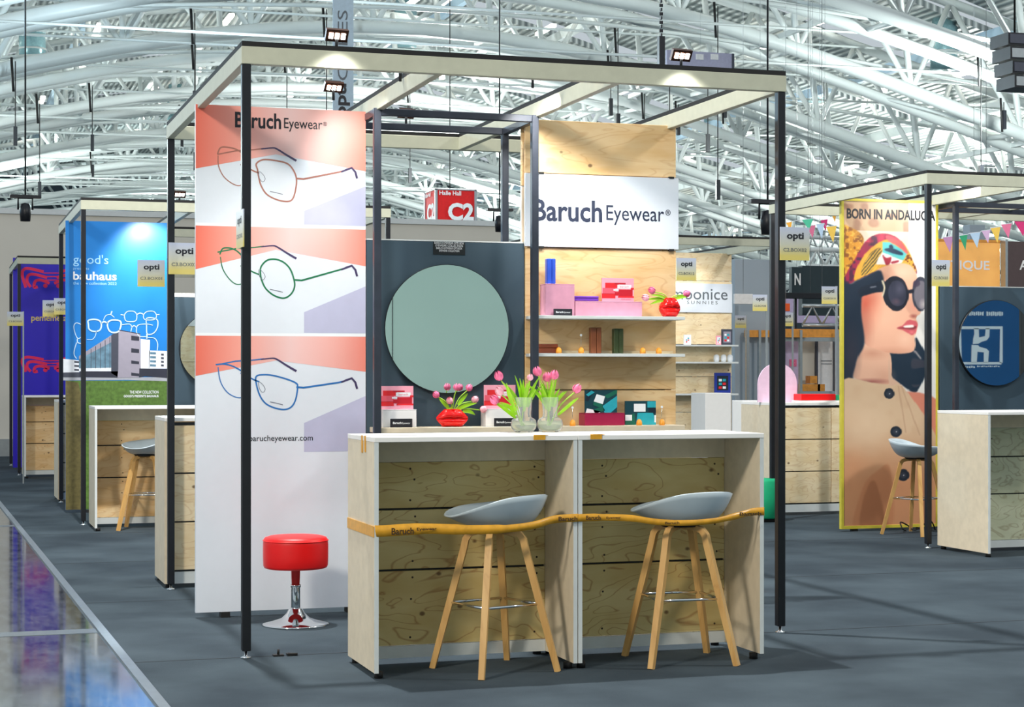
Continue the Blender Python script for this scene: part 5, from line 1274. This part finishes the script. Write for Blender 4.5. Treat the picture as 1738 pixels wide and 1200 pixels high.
def lattice(u0, v0, u1, v1, d, n, label, m='alu', r=.03):
    y = cam_pt((u0 + u1) / 2, 0, d)[1]; a = px(u0, v1, y); b = px(u1, v0, y); t = thing('lattice_truss', label, 'truss', (a[0], y, a[1]))
    obj('chord', MB().tube([(a[0], y, a[1]), (b[0], y, a[1])], r, 6), m, t); obj('chord', MB().tube([(a[0], y, b[1]), (b[0], y, b[1])], r, 6), m, t)
    for k in range(n):
        xa = a[0] + (b[0] - a[0]) * k / n; xb = a[0] + (b[0] - a[0]) * (k + 1) / n; xm = (xa + xb) / 2
        obj('brace', MB().tube([(xa, y, a[1]), (xm, y, b[1]), (xb, y, a[1])], r * .7, 5), m, t)
    return t
lattice(1362, 520, 1428, 552, 27.5, 2, 'grey lattice girder above the orange beam, right part'); lattice(1270, 530, 1310, 552, 27.5, 1, 'grey lattice girder above the orange beam, left part'); lattice(1372, 425, 1428, 452, 30, 2, 'white crossed lattice above the dark sign board', 'truss', .045); lattice(1330, 404, 1428, 424, 36, 5, 'white lattice girder higher behind the bunting', 'truss', .04)
t = thing('timber_booth', 'far open booth with orange timber beams and lit interior', 'booth', cam_pt(1350, 635, 27)[:2] + (0,))
yb_ = cam_pt(1350, 0, 27)[1]
def bt(name, u0, v0, u1, v1, m, dy=0, dep=.1, zb=None):
    y = yb_ + dy; a = px(u0, v1, y); b = px(u1, v0, y); return obj(name, MB().box(a[0], y, a[1] if zb is None else zb, b[0], y + dep, b[1]), m, t)
bt('beam', 1268, 561, 1372, 572, 'orangewood'); bt('beam', 1330, 559, 1428, 572, 'orangewood', .15); bt('header', 1328, 573, 1428, 579, 'alu', .1)
for u in (1268, 1288, 1358, 1420): bt('post', u, 560, u + 4, 700, 'alu', -.02, .06, 0)
for (u0, u1, m) in ((1247, 1266, 'lavpanel'), (1332, 1356, 'lavpanel'), (1422, 1432, 'lavpanel'), (1388, 1417, 'litwhite'), (1294, 1312, 'beige'), (1272, 1290, 'greywall'), (1362, 1386, 'beige')): bt('panel', u0, 579, u1, 680, m, .5, .05, 0)
for u in (1330, 1386, 1417, 1264): bt('mullion', u, 578, u + 2.5, 680, 'bdark', .42, .06, 0)
M['glow'] = mat('warm_lit_shelf', (255, 214, 150), .5, emit=(255, 190, 110), es=1.0, var=.05)  # warm light put into the shelf as its own glow
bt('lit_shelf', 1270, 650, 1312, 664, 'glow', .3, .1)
for (u0, v0, u1, v1) in ((1362, 652, 1392, 664), (1375, 638, 1387, 651), (1388, 652, 1400, 664)): bt('wood_block', u0, v0, u1, v1, 'orangewood', .2, .15)
bt('plinth', 1247, 664, 1428, 760, 'greywall', .2, .4, 0)
bt('print', 1340, 610, 1352, 622, 'petal', .49, .005); bt('print', 1394, 612, 1412, 613, 'inkgrey', .49, .005); bt('print', 1394, 617, 1412, 618, 'inkgrey', .49, .005)
wbox(1329, 515, 1341, 528, 25, .05, 'orange_square', mat('bright_orange_plate', (238, 92, 30), .4), 'small bright orange square plate right of the right post', 'sign')
# boutique boards
yq = cam_pt(1650, 0, 22)[1]
M['orangeboard'] = mat('orange_lit_wood_board', (240, 178, 96), .5, var=.12, scale=5, emit=(240, 170, 90), es=.18); M['brownboard'] = mat('dark_brown_board', (82, 66, 66), .5)  # lit look of the orange board comes from its own weak glow
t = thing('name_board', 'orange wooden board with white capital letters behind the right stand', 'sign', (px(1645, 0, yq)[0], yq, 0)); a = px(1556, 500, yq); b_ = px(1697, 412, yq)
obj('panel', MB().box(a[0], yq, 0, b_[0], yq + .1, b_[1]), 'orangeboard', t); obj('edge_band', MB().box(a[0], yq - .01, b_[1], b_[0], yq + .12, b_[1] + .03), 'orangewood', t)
a = px(1566, 459, yq); b_ = px(1679, 443, yq); text('BOUTIQUE', a[0], a[1], b_[0], b_[1], yq - .006, 'litwhite', t, .02)
t = thing('name_board', 'dark brown board with a white letter at the right edge', 'sign', (px(1730, 0, yq)[0], yq, 0)); a = px(1702, 500, yq); b_ = px(1800, 413, yq)
obj('panel', MB().box(a[0], yq - .1, 0, b_[0], yq, b_[1]), 'brownboard', t); obj('edge_band', MB().box(px(1698, 0, yq)[0], yq - .11, 0, a[0], yq, b_[1] + .02), 'alu', t)
a = px(1730, 458, yq - .1); b_ = px(1790, 443, yq - .1); text('ATELIER'[:1], a[0], a[1], a[0] + .11, b_[1], yq - .106, 'litwhite', t, .02)
wbox(1646, 382, 1672, 412, 28, .2, 'hanging_box', 'greywall', 'grey box hanging behind the pennants at right', 'box')
# bunting
def bunting(label, flags, d):
    y = cam_pt(flags[0][0], 0, d)[1]; t = thing('bunting', label, 'bunting', (px(flags[0][0], 0, y)[0], y, px(0, flags[0][2], y)[1]))
    pts = []
    for (u0, u1, v0, v1, m) in flags:
        a = px(u0, v0, y); b = px(u1, v0 - (0 if u1 - u0 < 1 else 2), y); c = px((u0 + u1) / 2 + 1, v1, y); pts += [(a[0], y, a[1]), (b[0], y, b[1])]
        mb = MB(); mb.v = [(a[0], y - .001, a[1]), (c[0], y - .03, c[1]), (b[0], y - .001, b[1]), (a[0], y + .001, a[1]), (c[0], y - .028, c[1]), (b[0], y + .001, b[1])]
        for f in ((0, 1, 2), (5, 4, 3), (0, 3, 4, 1), (1, 4, 5, 2), (2, 5, 3, 0)): mb.face(f)
        obj('pennant', mb, m, t)
    obj('string', MB().tube(pts, .004, 4), 'whiteprint', t)
cm = {k: mat('pennant_' + k, c, .6) for k, c in dict(violet=(196, 140, 186), green=(30, 160, 110), paleblue=(186, 214, 240), lilac=(216, 180, 216), yellow=(250, 206, 84), pink=(238, 120, 160), magenta=(220, 40, 120), orange=(246, 176, 50), teal=(70, 196, 156)).items()}
bunting('coloured pennants in a row above the orange board at right', [(1600, 1618, 403, 429, cm['violet']), (1628, 1642, 400, 425, cm['green']), (1646, 1664, 396, 421, cm['paleblue']), (1666, 1681, 392, 413, cm['lilac']), (1681, 1698, 387, 413, cm['yellow']), (1699, 1717, 381, 405, cm['pink']), (1720, 1746, 374, 401, cm['magenta'])], 19)
bunting('coloured pennants between the right post and the portrait poster, front string', [(1322, 1333, 364, 386, cm['magenta']), (1334, 1344, 378, 392, cm['orange']), (1361, 1380, 373, 391, cm['teal']), (1385, 1399, 381, 406, cm['paleblue']), (1402, 1420, 385, 412, cm['yellow'])], 19.5)
bunting('coloured pennants between the right post and the portrait poster, rear string', [(1369, 1384, 384, 404, cm['pink']), (1392, 1405, 374, 392, cm['magenta']), (1409, 1420, 357, 379, cm['orange'])], 22)

# ------------------------------------------------------------------ things hanging in the hall
cu = cam_pt(740, 355, 45); sx_, sy_ = 1.02, 1.02; zt_, zb_ = cu[2] + (355 - 320) * 45 / 3077, cu[2] - (390 - 355) * 45 / 3077
t = thing('hanging_cube', 'red hanging hall sign cube with white letters and grey frame', 'sign', (cu[0] + .5, cu[1] + .5, zb_)); x0, y0 = cu[0], cu[1]
M['redsign'] = mat('red_sign_cloth', (226, 14, 16), .5)
obj('cube', MB().box(x0, y0, zb_, x0 + sx_, y0 + sy_, zt_), 'redsign', t); obj('lower_band', MB().box(x0 + .02, y0 + .02, zb_ - 1.0, x0 + sx_ - .02, y0 + sy_ - .02, zb_ - .06), 'redsign', t)
fr = MB()
for (x, y) in ((x0, y0), (x0 + sx_, y0), (x0, y0 + sy_), (x0 + sx_, y0 + sy_)): fr.box(x - .03, y - .03, zb_ - 1.0, x + .03, y + .03, zt_)
for z in (zt_, zb_ - .03): fr.box(x0 - .03, y0 - .03, z - .03, x0 + sx_ + .03, y0 + sy_ + .03, z)
obj('frame', fr, 'alu', t)
text('C2', x0 + .30, zb_ + .24, x0 + .97, zb_ + .68, y0 - .035, 'litwhite', t, .04); text('Halle Hall', x0 + .08, zt_ - .16, x0 + .64, zt_ - .05, y0 - .035, 'litwhite', t, .02)
text('C2', y0 + .05, zb_ + .24, y0 + .72, zb_ + .68, 0, 'litwhite', t, .04, face='W', xpos=x0 - .035); text('Halle Hall', y0 + .4, zt_ - .16, y0 + .95, zt_ - .05, 0, 'litwhite', t, .02, face='W', xpos=x0 - .035)
text('AUSGANG', x0 + .1, zb_ - .24, x0 + .95, zb_ - .12, y0 + .015, 'litwhite', t, .02) if False else None
obj('cable', MB().tube([(x0 + .5, y0 + .5, zt_), (x0 + .5, y0 + .5, arch(x0, 11.2))], .012, 4), 'rubber', t)
bp_ = cam_pt(582, 90, 30); t = thing('hanging_banner', 'narrow pale blue vertical banner with dark lettering above the glasses poster', 'banner', (bp_[0], bp_[1], 4)); yb2 = bp_[1]
M['bannerp'] = mat('pale_blue_banner', (190, 212, 228), .6)
a = px(565, 300, yb2); b_ = px(600, -60, yb2); obj('cloth', MB().box(a[0], yb2, a[1], b_[0], yb2 + .02, b_[1]), 'bannerp', t)
def vt(s, u0, v0, u1, v1, m, bold): a = px(u0, v1, yb2); b = px(u1, v0, yb2); text(s, a[0], a[1], b[0], b[1], yb2 - .004, m, t, bold, vertical=True)
vt('opti', 569, 142, 594, 200, 'ink', .03); vt('CUBES', 573, 18, 590, 136, 'inkgrey', 0)
obj('rod', MB().tube([(a[0], yb2, b_[1]), (b_[0], yb2, b_[1])], .02, 6), 'alu', t); obj('cable', MB().tube([((a[0] + b_[0]) / 2, yb2, b_[1]), ((a[0] + b_[0]) / 2, yb2, 12)], .01, 4), 'rubber', t)
hp = cam_pt(1165, 103, 42); t = thing('hanging_board', 'lilac grey hanging board with three white squares above the front beam', 'board', hp); yh = hp[1]; a = px(1132, 125, yh); b_ = px(1242, 91, yh)
M['lilacgrey'] = mat('lilac_grey_board', (184, 182, 206), .5)
obj('panel', MB().box(a[0], yh, a[1], b_[0], yh + .1, b_[1]), 'lilacgrey', t); obj('end_cap', MB().box(b_[0], yh - .01, a[1], b_[0] + .06, yh + .11, b_[1]), 'bdark', t)
for u in (1156, 1181, 1206): a = px(u, 101, yh); b = px(u + 13, 92.5, yh); obj('square', MB().box(a[0], yh - .01, a[1], b[0], yh, b[1]), 'litwhite', t)
ch_ = cam_pt(1122, 62, 30); mb = MB()
for k in range(30):
    z = ch_[2] + k * .07; mb.box(ch_[0] - .03, ch_[1] - .012, z, ch_[0] + .03, ch_[1] + .012, z + .05) if k % 2 else mb.box(ch_[0] - .012, ch_[1] - .03, z, ch_[0] + .012, ch_[1] + .03, z + .05)
mb.box(ch_[0] - .05, ch_[1] - .05, ch_[2] - .5, ch_[0] + .05, ch_[1] + .05, ch_[2]); one('hoist_chain', mb, 'black', 'black hoist chain hanging at the top centre right', 'chain', tuple(ch_))
def spot_fixture(u, v, d, s, label):
    p = cam_pt(u, v, d); t = thing('stage_light', label, 'stage light', p)
    obj('body', MB().lathe([(0, -s), (s * .42, -s), (s * .5, -.1 * s), (s * .38, .5 * s), (0, .6 * s)], p, 14), 'black', t)
    obj('yoke', MB().tube([(p[0] - s * .6, p[1], p[2]), (p[0] - s * .6, p[1], p[2] + s), (p[0] + s * .6, p[1], p[2] + s), (p[0] + s * .6, p[1], p[2])], s * .09, 6), 'black', t)
    obj('clamp', MB().box(p[0] - s * 1.3, p[1] - .05, p[2] + s, p[0] + s * 1.3, p[1] + .05, p[2] + s * 1.25).tube([(p[0], p[1], p[2] + s * 1.2), (p[0], p[1], arch(p[0], 11))], .012, 4), 'black', t)
spot_fixture(43, 356, 25, .16, 'black hanging stage light at far left above the beige wall'); spot_fixture(848, 376, 28, .16, 'black hanging stage light right of the red sign cube'); spot_fixture(1303, 372, 20, .17, 'black hanging stage light left of the right front post')
p = cam_pt(1738, 105, 22); t = thing('speaker_stack', 'dark hanging box with silver stripes at the top right edge', 'speaker', p)
for k in range(4):
    z = p[2] + .35 - k * .17; x = p[0] + .03 * k; obj('cabinet', MB().box(x - .22, p[1], z - .15, x + .5, p[1] + .4, z), 'black', t)
    obj('grille', MB().box(x - .2, p[1] - .012, z - .13, x + .48, p[1] - .001, z - .02), 'alu' if k % 2 else 'bdark', t)
obj('cable', MB().tube([(p[0], p[1] + .2, p[2] + .34), (p[0], p[1] + .2, 12)], .015, 4), 'rubber', t)

# suspension wires of everything that hangs
def wire(o, pts):
    mb = MB()
    for (x, y, z) in pts: mb.tube([(x, y, z), (x, y, arch(x, 11.0))], .0035, 4)
    obj('wire', mb, 'alu', o)
for o in list(COL.objects):
    if o.parent is None and o.name.split('.')[0] in ('lattice_truss', 'hanging_box', 'hanging_board', 'dark_sign', 'lighting_bar', 'bunting', 'orange_square', 'sign_letter'):
        P_ = []
        for q in [o] + list(o.children):
            if q.type == 'MESH': P_ += [Vector(v.co) + ROOT[o] for v in q.data.vertices]
        x0_, x1_ = min(p.x for p in P_), max(p.x for p in P_); zt_ = max(p.z for p in P_); ya = sum(p.y for p in P_) / len(P_)
        wire(o, [((x0_ + x1_) / 2, ya, zt_ - .01)])
